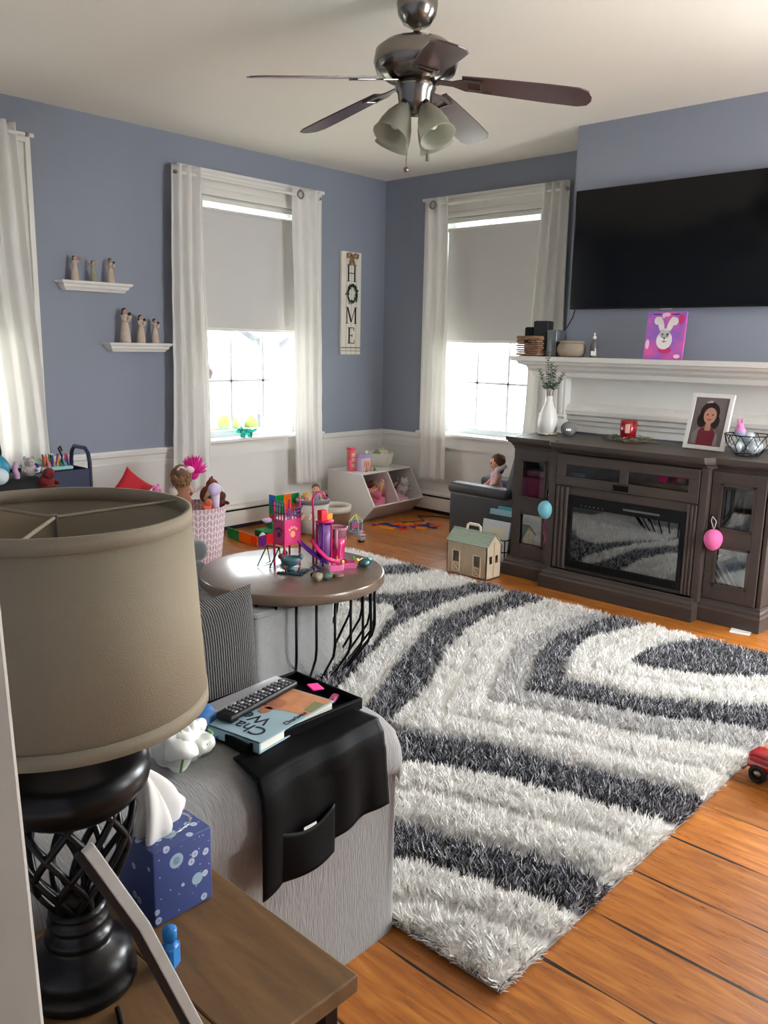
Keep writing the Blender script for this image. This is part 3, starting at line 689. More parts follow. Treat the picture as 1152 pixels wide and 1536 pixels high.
G().bb(4.408, 4.411, 1.857, 2.533, .19, .52).build('fireplace_glass', glass('black_fireplace_glass', (.02, .02, .022), .20), fp, wc=True)
g = G()
for k in range(44): g.bb(4.396, 4.402, 1.87 + k * .015, 1.877 + k * .015, .155, .182)
g.build('lower_grille', BLACK, fp, wc=True)
G().bb(4.397, 4.401, 1.98, 2.20, .545, .556).build('heater_vent', M('grey_metal_vent', (120, 120, 124), .4, metal=.6), fp, wc=True)
g = G()
for k in range(6): g.cyl((4.396, 2.33 + k * .028, .535), (4.401, 2.33 + k * .028, .535), .004, seg=8)
g.build('control_button', M('dim_buttons', (90, 90, 94), .4), fp, wc=True)
tag(G().box((4.40, 1.475, .002), (.12, .10, .003), (0, 0, .2)).build('paper_shim', WHITE), 'white folded card under the right foot of the console', 'paper')
# things behind the glass
tag(G().rbox((4.57, 2.86, .565), (.18, .20, .155), b=.01).build('pink_box', M('pink_card', (232, 110, 150), .5)), 'pink box behind the upper glass of the left console door', 'box')
tag(G().rbox((4.58, 2.86, .668), (.12, .18, .045), (0, 0, .2), b=.01).build('folded_cloth', M('pale_pink_cloth', (236, 176, 196), .8)), 'pale pink cloth stuffed above the pink box in the console', 'cloth')
tag(G().rbox((4.62, 2.84, .17), (.2, .22, .09), (0, .2, 0), b=.02).build('clear_bag', M('greenish_plastic_wrap', (130, 150, 140), .2, coat=.5)), 'crumpled greenish plastic bag behind the lower left console glass', 'bag')
BK = [(40, 120, 130), (190, 190, 186), (60, 60, 70), (150, 60, 60), (70, 130, 150), (200, 180, 160)]
for k in range(6):
    c = BK[k]
    bk = T('picture_book', ['teal', 'white', 'dark grey', 'dull red', 'blue', 'tan'][k] + ' picture book leaning behind the lower glass of the right console door', 'book', (4.60, 1.50 + .032 * k, .128), 0, 'books leaning in the right console cupboard')
    g = G(); g.x = Matrix.Rotation(-.62, 4, 'X')
    g.bb(-.09, .09, 0, .014, 0, .25).build('cover', M('book_cover_%d' % k, c, .5), bk)
    g = G(); g.x = Matrix.Rotation(-.62, 4, 'X'); g.bb(-.092, .086, .003, .011, .003, .252).build('pages', M('book_pages', (225, 220, 205), .8), bk)
for k in range(4):
    tag(G().box((4.62, 1.66 - .028 * k, .60), (.16, .014, .23), (.12 - .02 * k, 0, 0)).build('book', M('upper_book_%d' % k, [(54, 54, 60), (96, 92, 90), (40, 44, 56), (120, 118, 116)][k], .5)), ['dark grey', 'taupe', 'navy', 'pale grey'][k] + ' book standing behind the upper glass of the right console door', 'book', 'books in the upper right console cupboard')
r = T('set_top_box', 'black cable box with tiny lights in the left half of the console drawer', 'set-top box', (4.55, 2.41, .645))
G().rbox((0, 0, .065), (.22, .30, .045), b=.005).build('case', BLACK, r)
g = G()
for i in range(5):
    for j in range(2): g.ell((-.112, .08 + i * .018, .058 + j * .013), (.002, .003, .003), seg=6, rings=4)
g.build('indicator_light', M('white_led', (220, 225, 230), .3, emit=1.0), r)
r = T('game_console', 'dark device with looped white cable in the right half of the console drawer', 'device', (4.55, 2.0, .645))
G().rbox((0, 0, .068), (.2, .26, .03), b=.004).build('case', BLACK, r)
g = G()
for k in range(5): g.bb(-.106, -.100, -.11 + k * .045, -.075 + k * .045, .045 + .012, .082)
g.build('front_panel', M('grey_panel', (110, 110, 115), .4), r)
G().tube([(-.10, .03, .11), (-.11, 0, .085), (-.11, -.04, .082), (-.10, -.08, .11)], .004, 6).build('cable', WHITE, r)

# ================================================================ MANTELPIECE AND TV
man = T('mantelpiece', 'white wooden fireplace mantel with fluted pilaster behind the console', 'mantel', (5.0, 2.2, 0))
SH = [(0, 1.27), (.02, 1.27), (.025, 1.30), (.05, 1.318), (.06, 1.335), (.10, 1.350), (.105, 1.365), (.135, 1.370), (.14, 1.40), (0, 1.40)]
G().sweep(SH, [((5.10, 3.20, 0), (0, 1, 0)), ((4.98, 3.20, 0), (-1, 1, 0)), ((4.98, 1.05, 0), (-1, -1, 0)), ((5.10, 1.05, 0), (0, -1, 0))]).bb(4.98, 5.1, 1.05, 3.2, 1.27, 1.3995).build('mantel_shelf', WHITE, man, wc=True)
for (a, b) in ((2.985, 3.17), (1.08, 1.265)):
    g = G(); g.bb(5.0, 5.10, a, b, 0, 1.28)
    for k in range(4): y = a + .028 + (b - a - .056) * k / 3; g.bb(4.99, 5.01, y - .010, y + .010, 1.02, 1.25)
    g.bb(4.985, 5.01, a - .008, b + .008, .985, 1.015); g.bb(4.975, 5.01, a - .014, b + .014, 1.0, 1.008); g.bb(4.985, 5.01, a, b, .93, .985)
    g.build('pilaster', WHITE, man, bev=.003, wc=True)
G().bb(5.07, 5.089, 1.26, 2.99, .9, 1.28).build('frieze_panel', WHITE, man, wc=True)
G().sweep([(0, .95), (.012, .95), (.016, .975), (.03, .985), (.034, 1.01), (.05, 1.02), (.054, 1.045), (.04, 1.055), (.036, 1.075), (.015, 1.09), (0, 1.095)], [((5.07, 2.985, 0), (-1, 0, 0)), ((5.07, 1.265, 0), (-1, 0, 0))]).build('panel_moulding', WHITE, man, wc=True)
tv = T('television', 'large black flat television mounted on the chimney breast', 'TV', (5.05, 2.345, 1.71))
G().rbox((5.045, 2.345, 2.087), (.03, 1.335, .75), b=.006).build('screen_case', BLACK, tv, wc=True)
G().bb(5.0285, 5.031, 1.69, 3.0, 1.725, 2.455).build('screen', M('black_tv_screen', (5, 6, 9), .12, var=0), tv, wc=True)
G().bb(5.058, 5.088, 2.1, 2.6, 1.95, 2.25).build('wall_bracket', BLKMET, tv, wc=True)
G().bb(5.030, 5.04, 2.30, 2.37, 1.700, 1.712).build('logo_badge', M('silver_badge', (190, 190, 195), .3, metal=.8), tv, wc=True)
tag(G().tube([(5.07, 2.99, 1.72), (5.06, 3.0, 1.66), (5.05, 3.03, 1.60), (5.03, 3.06, 1.55), (5.02, 3.07, 1.44)], .005, 6).build('power_cable', M('black_cable', (20, 20, 20), .5)), 'black cable hanging from the TV behind the clay pot', 'cable')

# ================================================================ WALL SHELVES, FIGURINES, SIGN
LEDGE = [(0, 0), (.055, 0), (.062, .012), (.075, .022), (.08, .038), (.095, .045), (.10, .060), (0, .060)]
def wall_shelf(a, b, ztop, label):
    r = T('wall_shelf', label, 'shelf', ((a + b) / 2, YA, ztop - .06), 0, 'white ledge shelves')
    G().sweep([(p, q + ztop - .06) for p, q in LEDGE], [((a, YA, 0), (-1, 0, 0)), ((a, YA, 0), (-.9, -1, 0)), ((b, YA, 0), (.9, -1, 0)), ((b, YA, 0), (1, 0, 0))]).build('ledge', WHITE, r, wc=True)
wall_shelf(2.69, 3.01, 1.825, 'upper white ledge shelf on the blue wall holding three figurines')
wall_shelf(3.0, 3.31, 1.437, 'lower white ledge shelf on the blue wall nearer the window')
CREAM = M('carved_cream_resin', (196, 176, 158), .6, var=.1, vs=30); HAIRB = M('painted_brown_hair', (60, 40, 32), .6); FACE = M('tan_resin', (190, 150, 125), .6)
SAGE = M('sage_resin', (150, 148, 125), .6, var=.1, vs=30)
def figurine(x, z, h, mat, pose, label):
    r = T('figurine', label, 'figurine', (x, 5.255, z), 0, 'carved woman figurines on the wall shelves'); k = h / .16
    g = G(); g.x = Matrix.Scale(k, 4)
    g.lathe([(0, 0), (.024, 0), (.026, .01), (.022, .05), (.017, .085), (.012, .10), (.016, .118), (.014, .130), (.006, .137), (0, .138)], sx=1.05, sy=.8, seg=20).build('gown', mat, r)
    g = G(); g.x = Matrix.Scale(k, 4); g.ell((0, 0, .148), (.0115, .012, .014)).build('head', FACE, r)
    g = G(); g.x = Matrix.Scale(k, 4); g.ell((0, .003, .151), (.013, .013, .0145))
    if pose != 'baby': g.ell((-.004, .008, .138), (.009, .008, .014))
    g.build('hair', HAIRB, r)
    arms = {'up': [[(-.014, 0, .126), (-.03, -.002, .145), (-.048, 0, .172)], [(.014, 0, .126), (.026, -.002, .14), (.034, 0, .166)]],
            'flower': [[(-.014, 0, .126), (.004, -.016, .118), (.022, -.018, .140)], [(.014, 0, .126), (.026, -.012, .125), (.026, -.016, .142)]],
            'baby': [[(-.015, 0, .126), (-.012, -.02, .105), (.012, -.022, .108)], [(.015, 0, .126), (.022, -.018, .112), (.006, -.024, .104)]],
            'hug': [[(-.014, 0, .126), (-.02, -.014, .11), (.006, -.022, .098)], [(.014, 0, .126), (.026, -.012, .12), (.022, -.018, .142)]]}[pose]
    g = G(); g.x = Matrix.Scale(k, 4)
    for a in arms: g.tube(a, [.006, .005, .0035], 8)
    g.build('arms', FACE if pose == 'up' else mat, r)
    if pose == 'flower':
        g = G(); g.x = Matrix.Scale(k, 4)
        for a in range(6): g.ell((.026 + .008 * math.cos(a), -.018, .148 + .009 * math.sin(a)), (.007, .006, .007), seg=8, rings=6)
        g.build('bouquet', M('dusty_pink_resin', (176, 120, 125), .6), r)
    if pose in ('baby', 'hug'):
        g = G(); g.x = Matrix.Scale(k, 4); g.ell((.012, -.018, .114), (.010, .010, .018), (0, .3, 0)); g.build('baby_body', mat, r)
        g = G(); g.x = Matrix.Scale(k, 4); g.ell((.016, -.019, .136), (.0085, .0085, .009)); g.build('baby_head', HAIRB, r)
figurine(2.70, 1.825, .15, CREAM, 'flower', 'cream woman figurine holding pink flowers, leftmost on the upper shelf')
figurine(2.825, 1.825, .13, SAGE, 'up', 'figurine with both arms raised, middle of the upper shelf')
figurine(2.95, 1.825, .155, CREAM, 'baby', 'figurine carrying a small child, rightmost on the upper shelf')
figurine(3.04, 1.437, .225, CREAM, 'hug', 'tallest cream figurine, leftmost on the lower shelf')
figurine(3.16, 1.437, .185, CREAM, 'hug', 'slim cream figurine with a raised hand, middle of the lower shelf')
figurine(3.27, 1.437, .165, CREAM, 'baby', 'short figurine hugging a baby, rightmost on the lower shelf')
sg = T('home_sign', 'tall white wooden HOME sign with green wreath for the O and burlap bow', 'sign', (5.245, YA - .02, 1.37))
SX, SY = 5.245, YA
WOODW = M('whitewashed_boards', (226, 220, 206), .7, var=.04, vs=12, bump=.2, bs=40)
G().bb(SX - .118, SX + .118, SY - .028, SY - .004, 1.37, 2.235).build('board', WOODW, sg, bev=.003, wc=True)
g = G()
for x in (-.06, 0.0, .06): g.bb(SX + x - .0015, SX + x + .0015, SY - .0287, SY - .027, 1.375, 2.23)
g.build('groove', M('groove_grey', (150, 144, 134), .8), sg, wc=True)
BR_ = M('brown_stripe_paint', (96, 66, 44), .7); G().bb(SX - .118, SX + .118, SY - .0292, SY - .027, 1.425, 1.432).build('stripe', BR_, sg, wc=True); G().bb(SX - .118, SX + .118, SY - .0292, SY - .027, 1.40, 1.404).build('stripe', BR_, sg, wc=True)
LET = M('black_letter_paint', (28, 26, 28), .6)
def letter(ch, zc, h=.125, wd=.095):
    g = G(); y0, y1 = SY - .031, SY - .026
    def vb(x, a, b, t): g.bb(SX + x - t / 2, SX + x + t / 2, y0, y1, zc + a, zc + b)
    def hb(a, b, z, t=.007): g.bb(SX + a, SX + b, y0, y1, zc + z - t / 2, zc + z + t / 2)
    H = h / 2; W = wd / 2
    def dg(x0, z0, x1, z1, t):
        g.add([(SX + x0 - t / 2, y0, zc + z0), (SX + x0 + t / 2, y0, zc + z0), (SX + x1 + t / 2, y0, zc + z1), (SX + x1 - t / 2, y0, zc + z1), (SX + x0 - t / 2, y1, zc + z0), (SX + x0 + t / 2, y1, zc + z0), (SX + x1 + t / 2, y1, zc + z1), (SX + x1 - t / 2, y1, zc + z1)], [(0, 1, 2, 3), (7, 6, 5, 4), (0, 4, 5, 1), (1, 5, 6, 2), (2, 6, 7, 3), (3, 7, 4, 0)])
    if ch == 'H':
        vb(-W + .012, -H, H, .015); vb(W - .012, -H, H, .015); hb(-W + .012, W - .012, 0)
        for s_ in (-1, 1):
            for e in (-H, H): hb(s_ * (W - .012) - .017, s_ * (W - .012) + .017, e, .005)
    if ch == 'M':
        vb(-W + .008, -H, H, .007); vb(W - .008, -H, H, .016); dg(-W + .014, H, 0, -H + .01, .016); dg(0, -H + .01, W - .012, H, .006)
        for s_ in (-1, 1): hb(s_ * (W - .008) - .016, s_ * (W - .008) + .016, -H, .005)
        hb(-W - .008, -W + .016, H, .005); hb(W - .018, W + .008, H, .005)
    if ch == 'E':
        vb(-W + .022, -H, H, .016); hb(-W + .006, W - .008, H - .002); hb(-W + .006, W - .004, -H + .002); hb(-W + .02, W - .03, 0)
        vb(W - .010, H - .028, H, .005); vb(W - .006, -H, -H + .03, .005); vb(W - .032, -.013, .013, .005)
    g.build('letter_' + ch.lower(), LET, sg, wc=True)
letter('H', 2.058, .135, .10); letter('M', 1.704, .135, .118); letter('E', 1.533, .135, .09)
random.seed(2)
g = G(); WR = []
for k in range(90):
    a = random.uniform(0, 2 * PI); rr = random.gauss(.062, .008); c = (SX + rr * math.cos(a) * .85, SY - .042 + random.uniform(-.008, .008), 1.885 + rr * math.sin(a) * 1.15)
    g.ell(c, (.011, .003, .006), (random.uniform(-1, 1), random.uniform(-3, 3), random.uniform(-1, 1)), seg=6, rings=4)
g.tube([(SX + .053 * math.cos(t * .3), SY - .038, 1.885 + .071 * math.sin(t * .3)) for t in range(21)], .006, 6, closed=True)
g.build('wreath', M('dark_green_leaves', (38, 62, 44), .6, var=.2, vs=40), sg, wc=True)
BUR = M('burlap', (146, 118, 84), .9, bump=.3, bs=300)
g = G()
for s_ in (-1, 1):
    g.tube([(SX + s_ * .006, SY - .040, 2.195), (SX + s_ * .03, SY - .048, 2.218), (SX + s_ * .062, SY - .045, 2.213), (SX + s_ * .060, SY - .04, 2.185), (SX + s_ * .03, SY - .038, 2.188), (SX + s_ * .006, SY - .038, 2.192)], .010, 8, flat=1)
    g.tube([(SX, SY - .036, 2.19), (SX + s_ * .015, SY - .034, 2.16), (SX + s_ * .025, SY - .033, 2.125)], [.008, .012, .013], 8)
g.ell((SX, SY - .042, 2.195), (.014, .012, .016)); g.build('bow', BUR, sg, wc=True)
# ================================================================ SOFA, TABLES, LAMP
CH = M('grey_chenille', (128, 126, 124), .85, var=.16, vs=1, bump=.5, bs=1, sheen=.3)
_n = CH.node_tree.nodes; _mp = _n.new('ShaderNodeMapping'); _mp.inputs['Scale'].default_value = (330, 40, 40); CH.node_tree.links.new(_n['Texture Coordinate'].outputs['Object'], _mp.inputs[0])
for _q in ('Noise Texture', 'Noise Texture.001'): CH.node_tree.links.new(_mp.outputs[0], _n[_q].inputs['Vector'])
sofa = T('sofa', 'grey ribbed chenille sofa whose near arm carries the black caddy', 'sofa', (.85, 2.3, 0))
def arm(y0, y1, lbl):
    g = G(); s_ = 1 if y0 < 2 else -1
    prof = [(-.155, 0), (-.155, .44), (-.168, .455), (-.178, .49), (-.176, .535), (-.155, .575), (-.11, .595), (0, .603), (.11, .597), (.155, .575), (.172, .53), (.165, .48), (.155, .44), (.155, 0)]
    yc = (y0 + y1) / 2; xs = [.30, .34, 1.32, 1.365, 1.39, 1.40]; sc_ = [1, 1, 1, .985, .95, .90]
    vs = []; fs = []; n = len(prof)
    for x, k in zip(xs, sc_):
        for a, b in prof: vs.append((x, yc + a * (k * .5 + .5) , b * k if b > .44 else b))
    for i in range(len(xs) - 1):
        for j in range(n - 1): fs.append((i * n + j, i * n + j + 1, (i + 1) * n + j + 1, (i + 1) * n + j))
    fs.append(tuple(range(n))); fs.append(tuple(reversed(range((len(xs) - 1) * n, len(xs) * n))))
    g.add(vs, fs, True)
    o = g.build('arm', CH, sofa, wc=True, bev=0)
    return o
arm(1.235, 1.545, 'near'); arm(3.00, 3.31, 'far')
G().rbox((.84, 2.27, .19), (1.0, 1.50, .22), b=.02).build('base', CH, sofa, wc=True)
for k in range(2): G().rbox((.96, 1.90 + .74 * k, .375), (.78, .73, .15), b=.05, n=4).build('seat_cushion', CH, sofa, wc=True)
G().rbox((.36, 2.27, .45), (.22, 2.05, .80), b=.05, n=4).build('backrest', CH, sofa, wc=True)
for k in range(2): G().rbox((.58, 1.90 + .74 * k, .63), (.22, .71, .40), (0, -.12, 0), b=.08, n=4).build('back_cushion', CH, sofa, wc=True)
COR = M('dark_corduroy', (46, 45, 44), .85, var=.06, vs=20, bump=.6, kind='X', bs=42, sheen=.3)
def pillow(g, w_, h_, t, R, c, pinch=.10):
    """a stuffed square pillow with pulled-out corners, R turns its flat face"""
    N_ = 22
    for sd in (1, -1):
        def fn(u, v):
            a = u * 2 - 1; b = v * 2 - 1
            q = (1 - a ** 4) * (1 - b ** 4); x = a * w_ / 2 * (1 - pinch * (1 - b * b) * .6 * abs(a)); z = b * h_ / 2 * (1 - pinch * (1 - a * a) * .6 * abs(b))
            y = sd * t / 2 * max(q, 0) ** .45
            return R @ Vector((x, y, z)) + Vector(c)
        g.grid(fn, N_, N_)
    return g
pl = T('throw_pillow', 'dark grey corduroy throw pillow standing against the near sofa arm', 'pillow', (1.17, 1.64, .44))
pillow(G(), .44, .38, .12, rotm(-.08, math.radians(1), math.radians(6)), (1.09, 1.65, .645)).build('cushion', COR, pl, wc=True)
# grey ottoman beyond the coffee table and the pouf inside it
VEL = M('grey_velvet', (96, 98, 100), .8, var=.06, sheen=.5, bump=.3, bs=90)
ot = T('ottoman', 'grey upholstered ottoman behind the coffee table beside the pink toy bin', 'ottoman', (2.12, 3.75, 0))
G().rbox((2.02, 3.78, .20), (.80, .64, .30), b=.03).build('base', VEL, ot, wc=True)
G().rbox((2.02, 3.78, .41), (.82, .66, .11), b=.05, n=4).build('cushion', VEL, ot, wc=True)
for a in (-.34, .34):
    for b in (-.26, .26): G().cyl((2.02 + a, 3.78 + b, 0), (2.02 + a, 3.78 + b, .06), .02, .025).build('foot', BLACK, ot, wc=True)
PF = M('pale_grey_weave', (150, 150, 148), .85, var=.05, vs=40, bump=.5, kind='Z', bs=70)
pf = T('pouf', 'pale grey fabric cube pouf tucked under the round coffee table', 'pouf', (2.2, 2.70, 0))
G().rbox((2.18, 2.72, .215), (.44, .44, .37), b=.03, n=4).build('cushion_body', PF, pf, wc=True)
G().tube([(2.18 + a * .221, 2.72 + b * .221, .385) for a, b in ((-.93, -1), (.93, -1), (1, -.93), (1, .93), (.93, 1), (-.93, 1), (-1, .93), (-1, -.93))], .004, 6, closed=True).build('piping', PF, pf, wc=True)
# coffee table
CX, CY = 2.369, 2.746
ct = T('coffee_table', 'round wood-topped coffee table on a black wire basket base', 'coffee table', (CX, CY, 0))
TW = M('brown_table_wood', (100, 80, 64), .34, var=.25, vs=5, bump=.25, bs=22, coat=.8, crough=.17)
G().lathe([(0, .462), (.402, .462), (.408, .460), (.4105, .456), (.4105, .424), (.406, .418), (0, .418)], seg=96).build('tabletop', TW, ct)
pts = [(.37, .418), (.372, .22), (.36, .17), (.25, .02)]
n = 28
for k in range(n):
    a = 2 * PI * k / n
    P = [(r_ * math.cos(a), r_ * math.sin(a), z) for r_, z in pts]
    G().tube(P, .006, 6).build('basket_wire', BLKMET, ct)
for r_, z in ((.37, .412), (.25, .014)):
    G().tube([(r_ * math.cos(2 * PI * k / 48), r_ * math.sin(2 * PI * k / 48), z) for k in range(48)], .006, 6, closed=True).build('basket_ring', BLKMET, ct)
# end table
def wood_top():
    m = M('rough_brown_plank', (108, 79, 48), .5, var=.38, vs=4, bump=.3, bs=30, coat=0)
    n = m.node_tree.nodes['Noise Texture']; tc = m.node_tree.nodes['Texture Coordinate']; mp = m.node_tree.nodes.new('ShaderNodeMapping'); mp.inputs['Scale'].default_value = (6, .8, 1)
    m.node_tree.links.new(tc.outputs['Object'], mp.inputs[0]); m.node_tree.links.new(mp.outputs[0], n.inputs['Vector']); n.inputs['Detail'].default_value = 9; n.inputs['Distortion'].default_value = 1
    return m
et = T('end_table', 'brown wooden end table with a metal frame beside the sofa arm', 'side table', (.48, .98, 0))
PT = wood_top()
for k in range(3): G().bb(.165 + .2085 * k, .165 + .2085 * (k + 1) - .0015, .765, 1.20, .488, .518).build('top_board', PT, et, bev=.003, wc=True)
for x in (.20, .755):
    for y in (.80, 1.165): G().bb(x - .012, x + .012, y - .012, y + .012, 0, .488).build('leg', BLKMET, et, wc=True)
g = G()
g.bb(.19, .765, .79, .81, .465, .487); g.build('apron', BLKMET, et, wc=True); G().bb(.19, .765, 1.155, 1.175, .465, .487).build('apron', BLKMET, et, wc=True)
G().bb(.20, .755, .79, .81, .10, .12).build('stretcher', BLKMET, et, wc=True); G().bb(.20, .755, 1.155, 1.175, .10, .12).build('stretcher', BLKMET, et, wc=True)
G().bb(.745, .765, .81, 1.155, .10, .12).build('stretcher', BLKMET, et, wc=True)
# table lamp
LX, LY = .494, 1.052
lm = T('table_lamp', 'large table lamp with beige drum shade and black openwork turned base', 'lamp', (LX, LY, .518))
LINEN = M('beige_linen_shade', (150, 137, 114), .8, var=.03, vs=40, bump=.3, bs=500, tl=.22)
TRIM = M('beige_shade_trim', (142, 130, 109), .8, var=.02, bump=.2, bs=400, tl=.1)
def LZ(z): return z - .518
R1, R0, ZT, ZB = .176, .193, 1.229, .958
G().lathe([(R0, LZ(ZB)), (R1, LZ(ZT)), (R1 - .003, LZ(ZT)), (R0 - .003, LZ(ZB))], seg=96, closed=True).build('shade', LINEN, lm)
def rr(z): return R0 + (R1 - R0) * (z - ZB) / (ZT - ZB)
for za, zb in ((ZB - .001, ZB + .018), (ZT - .018, ZT + .001)):
    G().lathe([(rr(za) + .0015, LZ(za)), (rr(zb) + .0015, LZ(zb)), (rr(zb) - .0045, LZ(zb)), (rr(za) - .0045, LZ(za))], seg=96, closed=True).build('shade_trim', TRIM, lm)
LB = M('black_lacquered_metal', (11, 10, 10), .3, var=.1, spec=.35)
G().lathe([(0, 0), (.076, 0), (.080, .006), (.080, .018), (.074, .024), (.077, .034), (.074, .050), (.060, .064), (.047, .070), (.044, .076), (.049, .082), (.046, .090), (.036, .095), (.043, .103), (.043, .110), (.034, .116), (.041, .122), (.040, .128), (.028, .133), (0, .134)]).build('base', LB, lm)
g = G()
for s_ in (1, -1):
    for k in range(9):
        P = []
        for i in range(17):
            t = i / 16; z = .128 + .175 * t; r_ = .026 + .060 * math.sin(min(t * 1.12, 1) * PI / 2) ** .8; a = 2 * PI * k / 9 + s_ * t * 1.5
            P.append((r_ * math.cos(a), r_ * math.sin(a), z))
        g.tube(P, .0055, 6)
g.build('openwork_cage', LB, lm)
G().lathe([(0, .288), (.080, .290), (.092, .300), (.098, .312), (.108, .322), (.111, .335), (.109, .352), (.095, .362), (.06, .372), (.03, .385), (.012, .40), (.012, .46), (0, .46)]).build('collar', LB, lm)
G().cyl((0, 0, .43), (0, 0, LZ(ZT) - .006), .005).cyl((0, 0, .46), (0, 0, .52), .016).build('stem', NICK, lm)
for k in range(3):
    a = k * 2.094 + 1.95; G().cyl((0, 0, LZ(ZT) - .01), ((R1 - .003) * math.cos(a), (R1 - .003) * math.sin(a), LZ(ZT) - .004), .0025, seg=8).build('spider_arm', TRIM, lm)
G().ell((0, 0, .56), (.03, .03, .045)).build('bulb', M('unlit_bulb_glass', (235, 235, 228), .25), lm)
tag(G().tube([(.50, .96, .523), (.47, .88, .523), (.455, .80, .523), (.45, .755, .515), (.448, .745, .4), (.45, .74, .1)], .004, 8).build('lamp_cord', BLACK), 'black lamp cord running over the front edge of the end table', 'cord')
# bent metal bar of the black folding frame, near the camera
bf = T('folding_frame', 'black folding frame with a bent flat grey metal bar near the camera', 'frame', (.36, .70, 0))
P = [(.352, .72, .955), (.410, .72, .835), (.478, .72, .655), (.58, .72, .36), (.66, .72, .02)]
def strip(g, w0, w1, d0, d1):
    vs = []; fs = []
    for i, p in enumerate(P):
        a = Vector(P[max(i - 1, 0)]); b = Vector(P[min(i + 1, len(P) - 1)]); t = (b - a).normalized(); nn = Vector((t.z, 0, -t.x))
        for ww, dd in ((w0, d0), (w1, d0), (w1, d1), (w0, d1)): vs.append(Vector(p) + nn * ww * -1 + Vector((0, dd, 0)))
    for i in range(len(P) - 1):
        for k in range(4): fs.append((i * 4 + k, i * 4 + (k + 1) % 4, i * 4 + 4 + (k + 1) % 4, i * 4 + 4 + k))
    fs += [(0, 1, 2, 3), tuple(range(len(vs) - 4, len(vs)))[::-1]]
    return g.add(vs, fs)
strip(G(), -.007, .006, -.004, .004).build('metal_bar', M('brushed_grey_steel', (176, 174, 166), .5, var=.1, vs=30), bf, wc=True, bev=.0015)
strip(G(), -.014, -.0075, -.003, .006).build('frame_rail', BLACK, bf, wc=True)
# tissue box
tb = T('tissue_box', 'blue floral tissue box with white tissue standing on the end table', 'tissue box', (.685, 1.125, .518))
def floral():
    m = M('blue_floral_card', (62, 76, 128), .5, var=.04); nt = m.node_tree; N = nt.nodes; L = nt.links; b = N['Principled BSDF']
    src = b.inputs['Base Color'].links[0].from_socket; tc = N['Texture Coordinate']; prev = src
    for sc_, th, colr, ring in ((42, .26, (176, 186, 205), .1), (26, .33, (150, 176, 190), .17), (19, .30, (196, 150, 160), .16), (120, .18, (150, 160, 205), 0)):
        v = N.new('ShaderNodeTexVoronoi'); v.inputs['Scale'].default_value = sc_; v.inputs['Randomness'].default_value = .95; L.new(tc.outputs['Object'], v.inputs['Vector'])
        r = N.new('ShaderNodeValToRGB'); e = r.color_ramp.elements; r.color_ramp.interpolation = 'CONSTANT'
        e[0].position = 0; e[0].color = (.55, .55, .55, 1) if ring else (1, 1, 1, 1); e[1].position = th; e[1].color = (0, 0, 0, 1)
        if ring: x = e.new(ring); x.color = (1, 1, 1, 1)
        L.new(v.outputs['Distance'], r.inputs[0])
        # only some cells carry a flower
        c = N.new('ShaderNodeMath'); c.operation = 'GREATER_THAN'; c.inputs[1].default_value = .62; sp = N.new('ShaderNodeSeparateColor'); L.new(v.outputs['Color'], sp.inputs[0]); L.new(sp.outputs[0], c.inputs[0])
        mu = N.new('ShaderNodeMath'); mu.operation = 'MULTIPLY'; L.new(c.outputs[0], mu.inputs[0]); L.new(r.outputs[0], mu.inputs[1])
        mx = N.new('ShaderNodeMix'); mx.data_type = 'RGBA'; L.new(mu.outputs[0], mx.inputs[0]); L.new(prev, mx.inputs[6]); mx.inputs[7].default_value = lin(colr); prev = mx.outputs[2]
    L.new(prev, b.inputs['Base Color']); return m
G().rbox((0, 0, .068), (.112, .112, .134), b=.003).build('carton', floral(), tb)
TIS = M('white_tissue', (232, 230, 226), .8, var=.02, bump=.2, bs=60, tl=.35)
def tissue(g, R_, H_, seed, squash=.45):
    rnd = random.Random(seed); ph = [rnd.uniform(0, 6.28) for _ in range(5)]
    def fn(u, v):
        a = u * 2 * PI; r_ = R_ * ((1 - v) ** .95 + .02) * (1 + .38 * math.sin(3 * a + ph[0] + v * 1.5) + .18 * math.sin(7 * a + ph[1] - v * 3)) * (1 if v > .1 else .8 + v * 2)
        return Vector((r_ * math.cos(a) - .034 * v ** 1.5, r_ * math.sin(a) * (squash + .3 * v), H_ * v ** .9 + .006 * math.sin(4 * a + ph[2])))
    return g.grid(fn, 64, 24, cu=True)
g = G(); g.x = Matrix.Translation((-.006, .004, .128)) @ Matrix.Rotation(.35, 4, 'Z'); tissue(g, .056, .125, 4); g.build('tissue', TIS, tb, solid=.0012)
G().lathe([(.036, .1355), (.04, .1362), (.043, .1355)], sx=1.2, sy=.8, closed=True).build('slot_film', glass('clear_film', refl=.2), tb)
# little blue bottle
bb_ = T('bubble_bottle', 'small bright blue bottle with cap at the tissue box corner', 'bottle', (.603, .985, .518))
BLU = M('bright_blue_plastic', (30, 112, 180), .3, var=.03, coat=.2)
G().prism([(-.015, -.007), (-.010, -.012), (.010, -.012), (.015, -.007), (.015, .007), (.010, .012), (-.010, .012), (-.015, .007)], (0, 0, 0), 'z', .034, (0, 0, .5)).lathe([(.013, .034), (.009, .040), (.0085, .044)], seg=20).build('body', BLU, bb_, bev=.0015)
G().lathe([(0, .044), (.0105, .044), (.0112, .047), (.0112, .060), (.010, .0625), (0, .063)], seg=20).build('cap', BLU, bb_)
